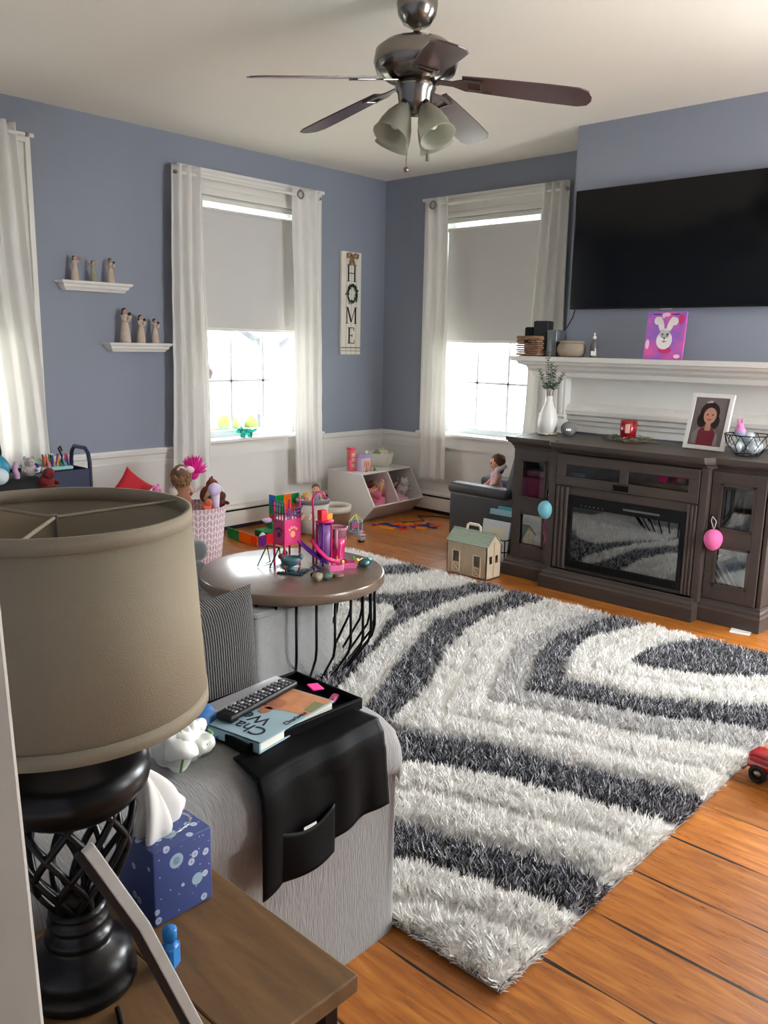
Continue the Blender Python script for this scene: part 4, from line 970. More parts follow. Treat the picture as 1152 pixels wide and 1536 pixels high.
# caddy draped on the arm, book, remote, tablet
cd = T('armrest_caddy', 'black fabric armrest caddy with tray draped over the near sofa arm', 'organizer', (1.17, 1.40, .60))
LEA = M('black_nylon', (9, 9, 11), .5, var=.1, vs=20, bump=.1, bs=140, spec=.1)
g = G()
g.bb(.985, 1.325, 1.285, 1.525, .606, .613)
for q in ((.985, .993, 1.285, 1.525), (1.317, 1.325, 1.285, 1.525), (.985, 1.325, 1.517, 1.525), (.985, 1.325, 1.285, 1.293)): g.bb(q[0], q[1], q[2], q[3], .606, .634)
g.build('tray', LEA, cd, bev=.003, wc=True)
def drape(u, v):
    x = .955 + .345 * u + .02 * (v > .5) * math.sin(u * 3); w_ = v * .30
    if w_ < .10: y = 1.30 - w_; z = .612 + .002 * math.sin(u * 9)
    else: y = 1.208 - .004 * math.sin(u * 7 + 1); z = .605 - (w_ - .10)
    if .08 < w_ < .14: y = 1.222 - (w_ - .08) * .25; z = .612 - (w_ - .08) * .45
    y -= (.006 * math.sin(u * 11 + v * 2) + .003 * math.sin(u * 23) + .012) * v
    return (x + .03 * v * (u - .5), y - .004, z - .06 * v * (1 - u) ** 2)
G().grid(drape, 40, 30).build('drape', LEA, cd, solid=.004, wc=True)
def pocket(u, v):
    x = .985 + .16 * u; s_ = math.sin(u * PI)
    return (x, 1.192 - .010 * s_ - .008 * (1 - v) * s_, .36 + .115 * v - .02 * v * s_)
G().grid(pocket, 16, 10).build('pocket', LEA, cd, solid=.004, wc=True)
g = G(); g.bb(1.05, 1.085, 1.183, 1.184, .40, .462); tag(g.build('paper_card', WHITE), 'white paper edge peeking from the black caddy pocket', 'paper')
bk = T('paperback_book', 'book with pale blue and orange cover lying on the black tray', 'book', (1.115, 1.375, .6145), math.radians(10))
CV = M('pale_blue_cover', (150, 180, 190), .4, var=.05, coat=.3); PGS = M('book_pages', (225, 220, 205), .8)
G().bb(-.122, .126, -.083, .083, .003, .021).build('pages', PGS, bk)
g = G(); g.bb(-.13, .13, -.086, .086, .021, .024); g.bb(-.13, .13, -.086, .086, 0, .003); g.bb(-.13, -.126, -.086, .086, 0, .024); g.build('cover', CV, bk)
OR = M('orange_brown_cover_art', (190, 128, 88), .45, var=.3, vs=25)
g = G(); g.prism([(.03, -.083), (.127, -.083), (.127, .083), (-.01, .083), (.0, .02), (.02, -.02)], (0, 0, .0241), 'z', .0004); g.build('cover_art', OR, bk)
SKN = M('cover_figure_tone', (170, 110, 86), .5, var=.2, vs=40)
g = G()
for c in ((.01, .045, .028, .02), (.035, .012, .03, .022), (.06, .05, .022, .026), (.0, .01, .018, .014)): g.lathe([(0, .0247), (1, .0247)], (c[0], c[1], 0), 16, sx=c[2], sy=c[3])
g.build('cover_figures', SKN, bk)
G().prism([(.05, -.083), (.10, -.083), (.10, -.052), (.05, -.06)], (0, 0, .0246), 'z', .0003).build('cover_grass', M('olive_cover_patch', (120, 128, 84), .5), bk)
def text(s_, size, M4, name, parent, mat, ext=.0004, sx=1):
    cu = bpy.data.curves.new(name, 'FONT'); cu.body = s_; cu.size = size; cu.extrude = ext; cu.align_x = 'CENTER'; cu.align_y = 'CENTER'; cu.space_character = sx
    to = bpy.data.objects.new('tmp', cu); COL.objects.link(to); bpy.context.view_layer.update()
    me = bpy.data.meshes.new_from_object(to.evaluated_get(bpy.context.evaluated_depsgraph_get())); bpy.data.objects.remove(to)
    me.transform(M4); me.name = name; me.materials.clear(); me.materials.append(mat)
    o = bpy.data.objects.new(name, me); COL.objects.link(o); o.parent = parent; return o
INK = M('navy_ink', (20, 26, 44), .5)
def bt(s_, size, x, y, ang, nm): return text(s_, size, Matrix.Translation((x, y, .0247)) @ Matrix.Rotation(ang, 4, 'Z'), nm, bk, INK)
bt('Char', .052, -.088, -.012, PI / 2, 'title_lettering'); bt('We', .05, -.044, -.002, PI / 2, 'title_lettering'); bt('Charlotte', .019, .005, -.072, 0, 'author_lettering')
rm = T('remote_control', 'long black TV remote lying across the book', 'remote', (1.125, 1.425, .6395), math.radians(12))
G().rbox((0, 0, .009), (.245, .046, .017), b=.008, n=4).build('body', BLACK, rm)
BTN = M('grey_buttons', (92, 92, 94), .5)
for i in range(14):
    for j in range(4):
        G().rbox((-.095 + i * .0145 + (.004 if i > 8 else 0), -.0145 + j * .0098, .0185), (.009, .006, .003), b=.001, n=1).build('button', BTN if (i + j) % 5 else M('pale_buttons', (170, 170, 172), .5), rm)
tag(G().rbox((1.13, 1.488, .628), (.26, .045, .026), (0, 0, .10), b=.006).build('tablet', M('silver_grey_tablet', (168, 170, 174), .35, metal=.3)), 'silver-grey tablet edge at the back of the black tray', 'tablet')
tag(G().prism([(-.02, -.012), (.02, -.016), (.024, .01), (-.014, .014)], (1.275, 1.40, .640), 'z', .003, (.3, .2, .2)).build('pink_note', M('hot_pink_card', (224, 30, 130), .5)), 'small hot pink card in the corner of the black tray', 'card')
tag(G().rbox((1.292, 1.35, .622), (.04, .018, .012), (0, 0, .5), b=.005).build('pink_lipstick_tube', M('pink_tube', (170, 60, 110), .4)), 'small dark pink tube beside the hot pink card in the tray', 'tube')
# bag of nappies and the blue cap on the arm
bg_ = T('nappy_bag', 'clear plastic bag of white folded nappies sitting on the sofa arm', 'bag', (.89, 1.37, .603))
NAP = M('crumpled_white_nappy', (226, 228, 222), .7, var=.04, vs=20, bump=.5, bs=30)
g = G(); g.ell((0, 0, .040), (.058, .050, .040), seg=48, rings=32, lump=.55, ls=34); g.build('nappies', NAP, bg_)
g = G(); g.ell((-.02, -.002, .052), (.046, .045, .036), (.5, .5, .2), seg=24, rings=16, lump=.7, ls=40); g.build('top_nappy', NAP, bg_)
g = G(); g.tube([(-.042, -.046, .008), (-.038, -.050, .035), (-.03, -.040, .068), (-.02, -.01, .088)], .004, 6, flat=.4); g.build('green_stripe', M('leaf_green_stripe', (120, 170, 90), .6), bg_)
g = G(); g.tube([(.02, -.046, .045), (.05, -.025, .055), (.058, .0, .05)], .003, 6, flat=.4); g.build('green_stripe', MC['leaf_green_stripe'], bg_)
g = G(); g.ell((0, 0, .038), (.066, .058, .0375), seg=32, rings=18, lump=.2, ls=30); g.build('clear_plastic', glass('clear_bag_film', (.95, .97, .95), .10, .15), bg_)
hat = T('blue_hat', 'bright blue plastic sun visor cap behind the white nappy bag', 'hat', (.975, 1.47, .606))
BH = M('blue_hat_plastic', (20, 90, 150), .4, var=.05)
G().lathe([(.060, 0), (.057, .03), (.045, .05), (.02, .058), (0, .059)], seg=32).build('crown', BH, hat)
G().lathe([(.058, .002), (.078, .006), (.088, .012), (.087, .016), (.076, .010), (.058, .008)], seg=40, closed=True).build('brim', BH, hat)
# ================================================================ ITEMS ON CONSOLE AND MANTEL
ZT_ = .9005
def at(x, y, z): return (x, y, z)
va = T('vase', 'white teardrop ceramic vase at the left end of the console', 'vase', (4.74, 2.945, ZT_ + .012))
G().lathe([(0, 0), (.045, 0), (.058, .012), (.066, .045), (.064, .085), (.05, .135), (.032, .175), (.0225, .205), (.022, .235), (.025, .24), (.021, .24), (.018, .205), (.03, .16), (0, .03)], seg=40).build('body', M('white_glazed_ceramic', (224, 222, 218), .3, var=.02, coat=.3), va)
WB = M('white_wood_beads', (215, 206, 190), .6)
r = T('bead_coaster', 'round coaster edged with white beads under the vase', 'coaster', (4.74, 2.945, ZT_))
G().lathe([(0, 0), (.052, 0), (.052, .011), (0, .0115)]).build('disc', WB, r)
for k in range(26): G().ell((.058 * math.cos(k * .2417), .058 * math.sin(k * .2417), .0075), (.0072, .0072, .0072), seg=8, rings=6).build('bead', WB, r)
eu = T('eucalyptus_stems', 'small bunch of eucalyptus stems standing in the white vase', 'plant', (4.74, 2.945, ZT_ + .02)); random.seed(11)
ST = M('green_stem', (84, 96, 66), .7); LF = M('eucalyptus_leaf', (84, 106, 82), .6, var=.15, vs=30)
for k, (dx, dy, hh) in enumerate(((0, .03, .50), (-.01, -.04, .42), (.02, -.085, .38), (-.02, .075, .40), (.02, .01, .44))):
    P = [(0, 0, .05), (dx * .2, dy * .2, .25), (dx * .6, dy * .6, .25 + (hh - .25) * .5), (dx, dy, hh)]
    st = G().tube(P, .0016, 5).build('stem', ST, eu)
    g = G()
    for i in range(15):
        t = .16 + .84 * i / 14; z = .25 + (hh - .25) * t
        q = t; c = Vector((dx * (.2 + .8 * q), dy * (.2 + .8 * q), z))
        for s_ in (-1, 1):
            a = i * 1.5 + (0 if s_ > 0 else PI); rr_ = .014 * (1.15 - .5 * t)
            g.ell(c + Vector((math.cos(a), math.sin(a), .3)) * rr_, (rr_ * 1.0, rr_ * .8, .0015), (random.uniform(-.5, .5), random.uniform(-.6, .1), a), seg=8, rings=4)
    g.build('leaves', LF, st)
ec = T('smart_speaker', 'round grey smart speaker with glowing white digits next to the vase', 'speaker', (4.75, 2.795, ZT_))
G().ell((0, 0, .048), (.050, .050, .047), seg=40, rings=24).build('ball', M('grey_speaker_mesh', (128, 128, 126), .9, bump=.15, bs=250, spec=.2), ec)
LED = M('white_display', (235, 240, 245), .4, emit=.35)
tdir = math.atan2(-2.795, -4.75)
for k in range(3):
    a = tdir + (.22 * (k - 1)); G().box((.0505 * math.cos(a), .0505 * math.sin(a), .046), (.003, .006, .012), (0, 0, a)).build('digit', LED, ec)
cn = T('candle', 'red glass candle with a cream label on the console', 'candle', (4.80, 2.405, ZT_ + .014))
G().lathe([(0, 0), (.040, 0), (.045, .01), (.050, .05), (.052, .112), (.049, .112), (.046, .05), (.036, .012), (0, .012)], seg=36).build('jar', M('ruby_glass', (150, 10, 24), .12, coat=.5, var=.02), cn)
G().lathe([(0, .012), (.0405, .014), (.0405, .07), (0, .072)]).build('wax', M('red_wax', (150, 30, 36), .5), cn)
g = G(); ca = math.atan2(-2.405, -4.8) + .55
g.grid(lambda u, v: ((.0508 + .002 * v) * math.cos(ca - .95 + .55 * u), (.0508 + .002 * v) * math.sin(ca - .95 + .55 * u), .04 + .055 * v), 6, 2); g.build('label', M('cream_label', (222, 180, 165), .6), cn)
wr = T('twig_wreath', 'flat grey-green twig wreath around the red candle', 'wreath', (4.80, 2.405, ZT_)); random.seed(8)
g = G()
for k in range(150):
    a = random.uniform(0, 2 * PI); r0 = random.uniform(.055, .10); l = random.uniform(.03, .06); b = a + random.uniform(.6, 1.9)
    p = Vector((r0 * math.cos(a), r0 * math.sin(a) * 1.45, random.uniform(.004, .022))); g.tube([p, p + Vector((math.cos(b) * l, math.sin(b) * l, random.uniform(-.003, .012)))], .0016, 4)
g.build('twigs', M('grey_brown_twigs', (120, 112, 92), .8, var=.2), wr)
g = G()
for k in range(150):
    a = random.uniform(0, 2 * PI); r0 = random.uniform(.05, .11); g.ell((r0 * math.cos(a), r0 * math.sin(a) * 1.45, random.uniform(.006, .03)), (.012, .005, .0015), (random.uniform(-.6, .6), random.uniform(-.6, .6), random.uniform(0, 6)), seg=6, rings=4)
g.build('leaves', M('sage_leaves', (112, 120, 98), .7, var=.15), wr)
# photo frame
pf_ = T('photo_frame', 'white framed portrait of a dark-haired girl standing on the console', 'picture frame', (4.73, 1.905, ZT_), math.radians(-6))
g = G(); g.x = Matrix.Rotation(math.radians(14), 4, 'Y')
W2, H_, t = .125, .325, .024
for q in ((-W2, -W2 + t, 0, H_), (W2 - t, W2, 0, H_)): g.bb(-.009, .009, q[0], q[1], q[2], q[3])
g.bb(-.009, .009, -W2 + t, W2 - t, 0, t); g.bb(-.009, .009, -W2 + t, W2 - t, H_ - t, H_)
g.build('frame', M('white_frame_paint', (228, 226, 222), .35), pf_, bev=.002)
def flat(name, mat, shapes, dx, par=pf_, ry=math.radians(14)):
    g = G(); g.x = Matrix.Rotation(ry, 4, 'Y')
    for pts_ in shapes: g.prism(pts_, (dx, 0, 0), 'x', .0006)
    return g.build(name, mat, par)
def el(cy, cz, a, b, n=24, rot=0):
    return [(cy + a * math.cos(2 * PI * k / n) * math.cos(rot) - b * math.sin(2 * PI * k / n) * math.sin(rot), cz + a * math.cos(2 * PI * k / n) * math.sin(rot) + b * math.sin(2 * PI * k / n) * math.cos(rot)) for k in range(n)]
# note: seen from the room the picture's right-hand side is toward -y
pic = flat('photo_backdrop', M('mauve_grey_backdrop', (112, 100, 98), .5, var=.1, vs=8), [[(-.1, .024), (.1, .024), (.1, .301), (-.1, .301)]], -.004)
PH = lambda n, c: M(n, c, .45, var=.05)
flat('printed_hair', PH('photo_hair', (40, 26, 24)), [el(.0, .215, .058, .062), el(.040, .170, .030, .042), el(-.040, .165, .026, .040)], -.0047)
flat('printed_dress', PH('photo_dress', (120, 34, 48)), [[(-.05, .025), (-.055, .10), (-.03, .128), (0, .118), (.03, .128), (.05, .11), (.052, .025)]], -.0052)
flat('printed_sleeve', PH('photo_sleeve', (134, 128, 130)), [[(.05, .03), (.08, .04), (.085, .09), (.05, .128), (.04, .11)]], -.0050)
flat('printed_sleeve', MC['photo_sleeve'], [[(-.048, .03), (-.075, .03), (-.07, .09), (-.045, .118)]], -.0050)
flat('printed_face', PH('photo_skin', (186, 136, 114)), [el(-.004, .198, .038, .047), [(-.020, .112), (.014, .112), (.010, .165), (-.016, .165)]], -.0058)
flat('printed_eye', PH('photo_eye', (40, 26, 24)), [el(.012, .203, .006, .004), el(-.020, .203, .006, .004)], -.0064)
flat('printed_mouth', PH('photo_mouth', (150, 66, 66)), [el(-.004, .175, .013, .004)], -.0064)
flat('printed_bow', PH('photo_bow', (190, 170, 180)), [el(.004, .278, .012, .007), el(.020, .274, .008, .006)], -.0062)
g = G(); g.x = Matrix.Translation((.115, 0, 0)) @ Matrix.Rotation(math.radians(-17), 4, 'Y'); g.bb(-.002, .002, -.03, .03, .0, .19); g.build('easel_back', BLACK, pf_)
G().tube([(.004, 0, 0), (.004, 0, 0.001)], .001, 4)
# wire basket with decorations
wb = T('wire_basket', 'black wire basket of glass balls at the right end of the console', 'basket', (4.66, 1.63, ZT_))
def ring(g, r_, z, th): return g.tube([(r_ * math.cos(2 * PI * k / 32), r_ * math.sin(2 * PI * k / 32), z) for k in range(32)], th, 6, closed=True)
ring(G(), .125, .115, .003).build('rim', BLKMET, wb); ring(G(), .06, .004, .003).build('base_ring', BLKMET, wb)
for k in range(12):
    a, b = 2 * PI * k / 12, 2 * PI * (k + .5) / 12
    G().tube([(.125 * math.cos(a), .125 * math.sin(a), .115), (.112 * math.cos(b), .112 * math.sin(b), .06), (.06 * math.cos(a), .06 * math.sin(a), .004)], .0022, 5).build('wire', BLKMET, wb)
    G().tube([(.125 * math.cos(a + .52), .125 * math.sin(a + .52), .115), (.112 * math.cos(b), .112 * math.sin(b), .06)], .0022, 5).build('wire', BLKMET, wb)
ball = G().ell((0, 0, .035), (.035, .035, .035)).build('glass_ball', M('silvery_glass', (190, 200, 205), .08, coat=1, metal=.4))
for k, (dx, dy, dz, s_, lb) in enumerate(((-.04, .04, .012, 1, 'left front'), (.03, -.035, .012, 1.05, 'right'), (.035, .05, .02, .95, 'back left'), (-.045, -.04, .014, .9, 'right front'), (0, 0, .068, .95, 'topmost'))):
    o = ball if k == 0 else ball.copy()
    if k: COL.objects.link(o)
    o.location = (4.66 + dx, 1.63 + dy, ZT_ + dz); o.scale = (s_,) * 3; tag(o, 'silvery glass ball, %s one in the black wire basket' % lb, 'ornament', 'glass balls in the wire basket')
bn = T('rabbit_ornament', 'small pink and lilac rabbit figure on top of the wire basket', 'ornament', (4.62, 1.665, ZT_ + .100))
def grad(name, c1, c2, z0, z1):
    m = M(name, c1, .4); nt = m.node_tree; N = nt.nodes; L = nt.links; tc = N['Texture Coordinate']; sp = N.new('ShaderNodeSeparateXYZ'); L.new(tc.outputs['Object'], sp.inputs[0])
    mr = N.new('ShaderNodeMapRange'); mr.inputs[1].default_value = z0; mr.inputs[2].default_value = z1; L.new(sp.outputs[2], mr.inputs[0]); mx = N.new('ShaderNodeMix'); mx.data_type = 'RGBA'
    mx.inputs[6].default_value = lin(c1); mx.inputs[7].default_value = lin(c2); L.new(mr.outputs[0], mx.inputs[0]); L.new(mx.outputs[2], N['Principled BSDF'].inputs['Base Color']); return m
g = G().ell((0, 0, .03), (.028, .03, .032)).ell((0, .004, .062), (.018, .018, .018)).ell((0, -.006, .085), (.006, .008, .018), (.2, 0, 0)).ell((0, .014, .085), (.006, .008, .018), (-.2, 0, 0)); g.build('body', grad('pink_teal_glaze', (90, 190, 205), (225, 130, 190), .0, .05), bn)
# egg decorations
def egg(y, z, col, lb, hook, x=4.405):
    r = T('hanging_egg', lb, 'egg decoration', (x, y, z))
    G().lathe([(.048 * math.sin(PI * i / 20) * (1 + .12 * math.cos(PI * i / 20) * -1), -.058 * math.cos(PI * i / 20)) for i in range(21)]).build('egg', M('egg_' + str(int(y * 100)), col, .6, var=.06, vs=60, bump=.5, bs=300), r)
    return r
e1 = egg(2.717, .472, (120, 190, 205), 'light blue glitter egg hanging with pink beads from the left console handle', .585)
BD = M('pink_metallic_beads', (170, 70, 120), .25, metal=.5)
BK_ = lambda P, name, par: G().tube(P, .003, 6).build(name, BD, par)
bs = T('bead_necklace', 'dark pink bead strands hanging from the left console door handle', 'beads', (4.43, 2.72, .25))
for k in range(4):
    y = 2.699 + .012 * k; g = G()
    for i in range(46): g.ell((4.428 + .003 * math.sin(i), y + .005 * math.sin(i * .35 + k), .585 - .0075 * i), (.0045, .0045, .0045), seg=6, rings=4)
    g.build('strand', M('pink_metallic_beads2', (176, 66, 118), .3, metal=.3) if k % 2 else M('silver_pink_beads', (190, 150, 170), .25, metal=.7), bs, wc=True)
G().tube([(.02, .002, .058), (.02, .0, .09), (.022, -.003, .115)], .0015, 4).build('hanging_loop', M('white_ribbon', (205, 200, 200), .6), e1)
e2 = egg(1.672, .462, (235, 110, 170), 'bright pink glitter egg hanging from the right console door handle', .585)
for s_ in (-1, 1): G().tube([(0, 0, .056), (.012, .014 * s_ + .01, .10), (.016, .02, .125)], .0022, 5).build('hanging_loop', M('white_ribbon', (205, 200, 200), .6), e2)
# on the mantel shelf
ZM = 1.4005
WK = M('woven_rattan', (132, 100, 74), .7, var=.25, vs=40, bump=.6, bs=80)
wk = T('wicker_basket', 'brown woven wicker basket at the left end of the mantel', 'basket', (4.96, 3.22, ZM))
g = G(); S_ = (.088, .082)
for lv in range(8):
    z = .012 + lv * .0145
    if lv in (5, 6): spans = [True]
    P = []
    for k in range(56):
        a = k / 56 * 4; sd = int(a); f_ = (a - sd) * 2 - 1; p = [(f_, -1), (1, f_), (-f_, 1), (-1, -f_)][sd]
        w_ = 1 + .035 * (1 if (k // 2 + lv) % 2 else -1); P.append((p[0] * S_[0] * w_, p[1] * S_[1] * w_, z))
    g.tube(P, .0075, 6, closed=True)
g.build('weave', WK, wk)
g = G(); g.tube([(-S_[0], -S_[1], .125), (S_[0], -S_[1], .125), (S_[0], S_[1], .125), (-S_[0], S_[1], .125)], .010, 8, closed=True); g.build('rim', WK, wk)
G().bb(-.08, .08, -.075, .075, .0, .005).build('bottom', WK, wk)
G().rbox((-S_[0] - .004, 0, .098), (.008, .06, .026), b=.004).build('handle_hole', BLACK, wk)
tag(G().rbox((4.97, 3.165, ZM + .135), (.09, .11, .20), (0, 0, .1), b=.012).build('speaker_box', M('black_speaker_fabric', (24, 26, 30), .7)), 'tall black cube speaker standing in the wicker basket', 'speaker')
tag(G().rbox((4.97, 3.255, ZM + .105), (.09, .07, .18), b=.014).build('black_canister', BLACK), 'shorter black box behind the left side of the wicker basket', 'box')
lk = T('metal_box', 'upright silver-grey box between the wicker basket and the clay pot', 'box', (4.98, 3.07, ZM))
G().rbox((0, 0, .088), (.11, .075, .176), b=.006).build('case', M('brushed_silver_case', (130, 136, 140), .25, metal=.7), lk)
po = T('clay_pot', 'squat beige clay pot with lid on the mantel', 'pot', (4.97, 2.94, ZM))
G().lathe([(0, 0), (.06, 0), (.08, .008), (.094, .035), (.096, .060), (.085, .085), (.078, .092), (0, .092)], seg=48).build('bowl', M('speckled_beige_clay', (150, 136, 120), .75, var=.1, vs=90), po)
G().lathe([(0, .096), (.080, .093), (.083, .099), (.080, .104), (.04, .107), (0, .107)], seg=48).build('lid', M('speckled_beige_lid', (156, 144, 130), .75, var=.1, vs=90), po)
bo = T('glass_bottle', 'small clear bottle with white cap and label beside the clay pot', 'bottle', (4.97, 2.775, ZM))
G().lathe([(0, 0), (.023, 0), (.025, .006), (.025, .075), (.018, .092), (.009, .10), (.009, .118), (0, .118)]).build('body', M('amber_grey_glass', (92, 90, 88), .12, coat=.6), bo)
G().lathe([(0, .118), (.011, .118), (.011, .135), (.005, .138), (.006, .158), (0, .158)]).build('cap', WHITE, bo)
G().box((-.0235, -.012, .028), (.003, .034, .028), (0, 0, .42)).build('label', WHITE, bo)
cv = T('bunny_canvas', 'purple and pink canvas with a painted white bunny leaning on the mantel', 'painting', (4.93, 2.285, ZM), 0)
TL = math.radians(6)
def pm(name):
    m = M(name, (150, 100, 190), .6, vs=9, col2=(226, 96, 170)); r = m.node_tree.nodes['Color Ramp'].color_ramp; r.elements[0].position = .40; r.elements[1].position = .62; return m
g = G(); g.x = Matrix.Rotation(TL, 4, 'Y'); g.bb(-.009, .009, -.122, .122, 0, .285); g.build('canvas', pm('purple_pink_paint'), cv)
flat('painted_bunny', M('white_acrylic', (232, 226, 228), .6), [el(0, .115, .050, .055), el(0, .155, .034, .03), el(.030, .208, .018, .050, rot=-.30), el(-.030, .208, .018, .050, rot=.30), el(.056, .232, .020, .024), el(-.056, .228, .020, .024)], -.0102, cv, TL)
flat('painted_eye', BLACK, [el(.014, .150, .005, .006), el(-.016, .150, .005, .006)], -.011, cv, TL)
flat('painted_smile', BLACK, [[(.016, .112), (.0, .106), (-.016, .112), (-.016, .109), (.0, .102), (.016, .109)], [(.0015, .106), (-.0015, .106), (-.0015, .125), (.0015, .125)], el(0, .127, .005, .004)], -.011, cv, TL)
flat('painted_splash', M('white_pink_splash', (235, 200, 222), .6), [el(.105, .09, .012, .03), el(-.0, .268, .02, .012), el(.02, .262, .01, .016), el(-.09, .02, .02, .012)], -.0099, cv, TL)
flat('painted_splash', M('deep_magenta_splash', (208, 50, 110), .6), [el(-.01, .055, .04, .02)], -.0098, cv, TL)
flat('painted_splash', MC['deep_magenta_splash'], [el(-.095, .24, .018, .03)], -.0098, cv, TL)
flat('painted_word', M('dark_blue_brush', (44, 40, 90), .6), [el(.062, .270, .030, .0035), el(-.055, .270, .030, .0035)], -.0105, cv, TL)
# ================================================================ CUBBY CORNER
def mt(col, **k): return M('c_%d_%d_%d' % col, col, **{**dict(rough=.5, var=.04), **k})
def tile_mat(col): 
    n = 'tile_%d_%d_%d' % col
    if n in MC: return MC[n]
    return M(n, tuple(min(255, int(v * 1.1 + 12)) for v in col), .15, var=.03, coat=.3, tl=.35)
def doll(name, label, cat, loc, rz, s, hair, dress, sit=True, lean=0.0, group=None, skin=SKIN, roll=0):
    """small jointed doll; sitting with legs forward, or lying when lean is about -1.5"""
    r = T(name, label, cat, loc, rz, group); B4 = Matrix.Rotation(roll, 4, 'Y') @ Matrix.Rotation(lean, 4, 'X') @ Matrix.Scale(s, 4)
    def part(nm, mat, fn):
        g = G(); g.x = B4; fn(g); return g.build(nm, mat, r)
    part('torso', dress, lambda g: g.lathe([(0, .0), (.30, .02), (.34, .12), (.24, .42), (.20, .52), (.22, .68), (.16, .78), (.07, .82), (0, .83)], sx=1, sy=.8, seg=20))
    part('head', skin, lambda g: g.ell((0, 0, 1.06), (.21, .21, .24)).cyl((0, 0, .78), (0, 0, .95), .07).ell((0, -.205, 1.04), (.025, .03, .025), seg=8, rings=6))
    part('hair', hair, lambda g: g.ell((0, .045, 1.13), (.235, .225, .23), lump=.12, ls=60).ell((0, .12, .95), (.19, .12, .24), lump=.2, ls=60))
    part('eyes', BLACK, lambda g: g.ell((-.08, -.19, 1.08), (.025, .02, .03), seg=8, rings=6).ell((.08, -.19, 1.08), (.025, .02, .03), seg=8, rings=6))
    for q in (-1, 1):
        part('arm', skin, lambda g: g.tube([(q * .2, 0, .70), (q * .32, -.08, .5), (q * .27, -.26, .36)], [.075, .06, .05], 8).ell((q * .265, -.29, .34), (.055, .06, .055), seg=8, rings=6))
        L_ = [(q * .13, -.05, .10), (q * .19, -.36, .12), (q * .2, -.66, .08)] if sit else [(q * .12, 0, .05), (q * .13, 0, -.35), (q * .13, -.02, -.7)]
        part('leg', skin, lambda g: g.tube(L_, [.11, .085, .06], 8).ell(Vector(L_[-1]) + Vector((0, -.04, .03)), (.065, .10, .06), seg=8, rings=6))
    return r
BRN = mt((92, 60, 40), rough=.8, bump=.8, bs=90); BLD = mt((196, 160, 96), rough=.7, bump=.6, bs=90); PNK = mt((232, 130, 160), rough=.7, bump=.2, bs=60)
HPK = mt((226, 40, 140), rough=.6); LPK = mt((240, 190, 205), rough=.8); LIL = mt((196, 170, 214), rough=.6); RED = mt((180, 24, 34)); TEA = mt((46, 130, 130))
YEL = mt((226, 200, 70)); ORG = mt((228, 110, 30)); PUR = mt((110, 50, 150)); GRN = mt((60, 140, 70)); NAV = mt((40, 46, 92)); MAG = mt((200, 50, 120)); GRY = mt((150, 146, 146), rough=.9)
cb = T('toy_cubby', 'white two-bin angled toy cubby standing in the corner on the floor', 'toy storage', (4.93, 4.68, 0), math.radians(4))
PRF = [(0, .13), (.13, 0), (.53, 0), (.53, .395), (.15, .395)]
CBW = M('white_melamine', (226, 224, 220), .4, var=.01)
for nm, x in (('side_panel', 0), ('divider', .335), ('side_panel', .67)): G().prism(PRF, (x, 0, 0), 'x', .015).build(nm, CBW, cb, bev=.002)
G().bb(.015, .67, .155, .53, .381, .395).build('top_panel', CBW, cb); G().bb(.015, .67, .14, .53, 0, .014).build('bottom_panel', CBW, cb); G().bb(.015, .67, .518, .53, .014, .381).build('back_panel', CBW, cb)
G().prism([(0, .13), (.13, 0), (.145, .012), (.02, .136)], (.015, 0, 0), 'x', .655).build('front_lip', CBW, cb)
cm = cb.matrix_basis = Matrix.Translation(cb.location) @ Matrix.Rotation(math.radians(4), 4, 'Z')
def cl(x, y, z): return tuple(cm @ Vector((x, y, z)))
doll('stuffed_doll', 'peach rag doll with bare head upright in the left cubby bin', 'doll', cl(.09, .30, .12), .3, .19, mt((214, 160, 120)), mt((214, 150, 110), rough=.9), lean=-.1)
def plush(label, loc, col, s, group='toys heaped in the cubby bins', ears=True, rz=0):
    r = T('plush_toy', label, 'plush toy', loc, rz, group); m = mt(col, rough=.95, bump=.7, bs=200)
    G().ell((0, 0, s * .5), (s * .5, s * .45, s * .5), lump=.12, ls=20).build('body', m, r); G().ell((0, -s * .25, s * 1.05), (s * .36, s * .34, s * .34)).ell((0, -s * .55, s * .98), (s * .14, s * .12, s * .11)).build('head', m, r)
    if ears:
        for q in (-1, 1): G().ell((q * s * .26, -s * .2, s * 1.36), (s * .12, s * .08, s * .15)).build('ear', m, r)
    for q in (-1, 1): G().ell((q * s * .42, -s * .35, s * .5), (s * .13, s * .3, s * .13)).build('paw', m, r)
    G().ell((-s * .12, -s * .56, s * 1.1), (s * .04,) * 3, seg=6, rings=4).ell((s * .12, -s * .56, s * 1.1), (s * .04,) * 3, seg=6, rings=4).build('eyes', BLACK, r)
    return r
plush('brown plush bear leaning at the back of the left cubby bin', cl(.25, .30, .13), (120, 62, 44), .11)
doll('baby_doll', 'baby doll in pink lying across the left cubby bin', 'doll', cl(.20, .10, .20), .9, .17, PNK, PNK, lean=-1.3)
doll('baby_doll', 'bald baby doll head-up beside the divider in the left cubby bin', 'doll', cl(.27, .17, .17), -.5, .15, mt((206, 140, 104)), HPK, lean=-1.0)
doll('dress_up_doll', 'doll in a pink tulle dress leaning in the right cubby bin', 'doll', cl(.43, .22, .17), .5, .17, LPK, PNK, lean=-.7)
plush('white spotted plush dog lying in the right cubby bin', cl(.55, .14, .15), (214, 208, 210), .11)
plush('grey plush puppy at the back right of the right cubby bin', cl(.61, .24, .13), (150, 140, 150), .11)
r = T('doll_clothes', 'pink crumpled doll clothes filling the bottom of the left cubby bin', 'clothes', cl(.175, .24, .015)); G().ell((0, 0, .095), (.145, .16, .095), lump=.3, ls=24, seg=30, rings=18).build('cloth', PNK, r)
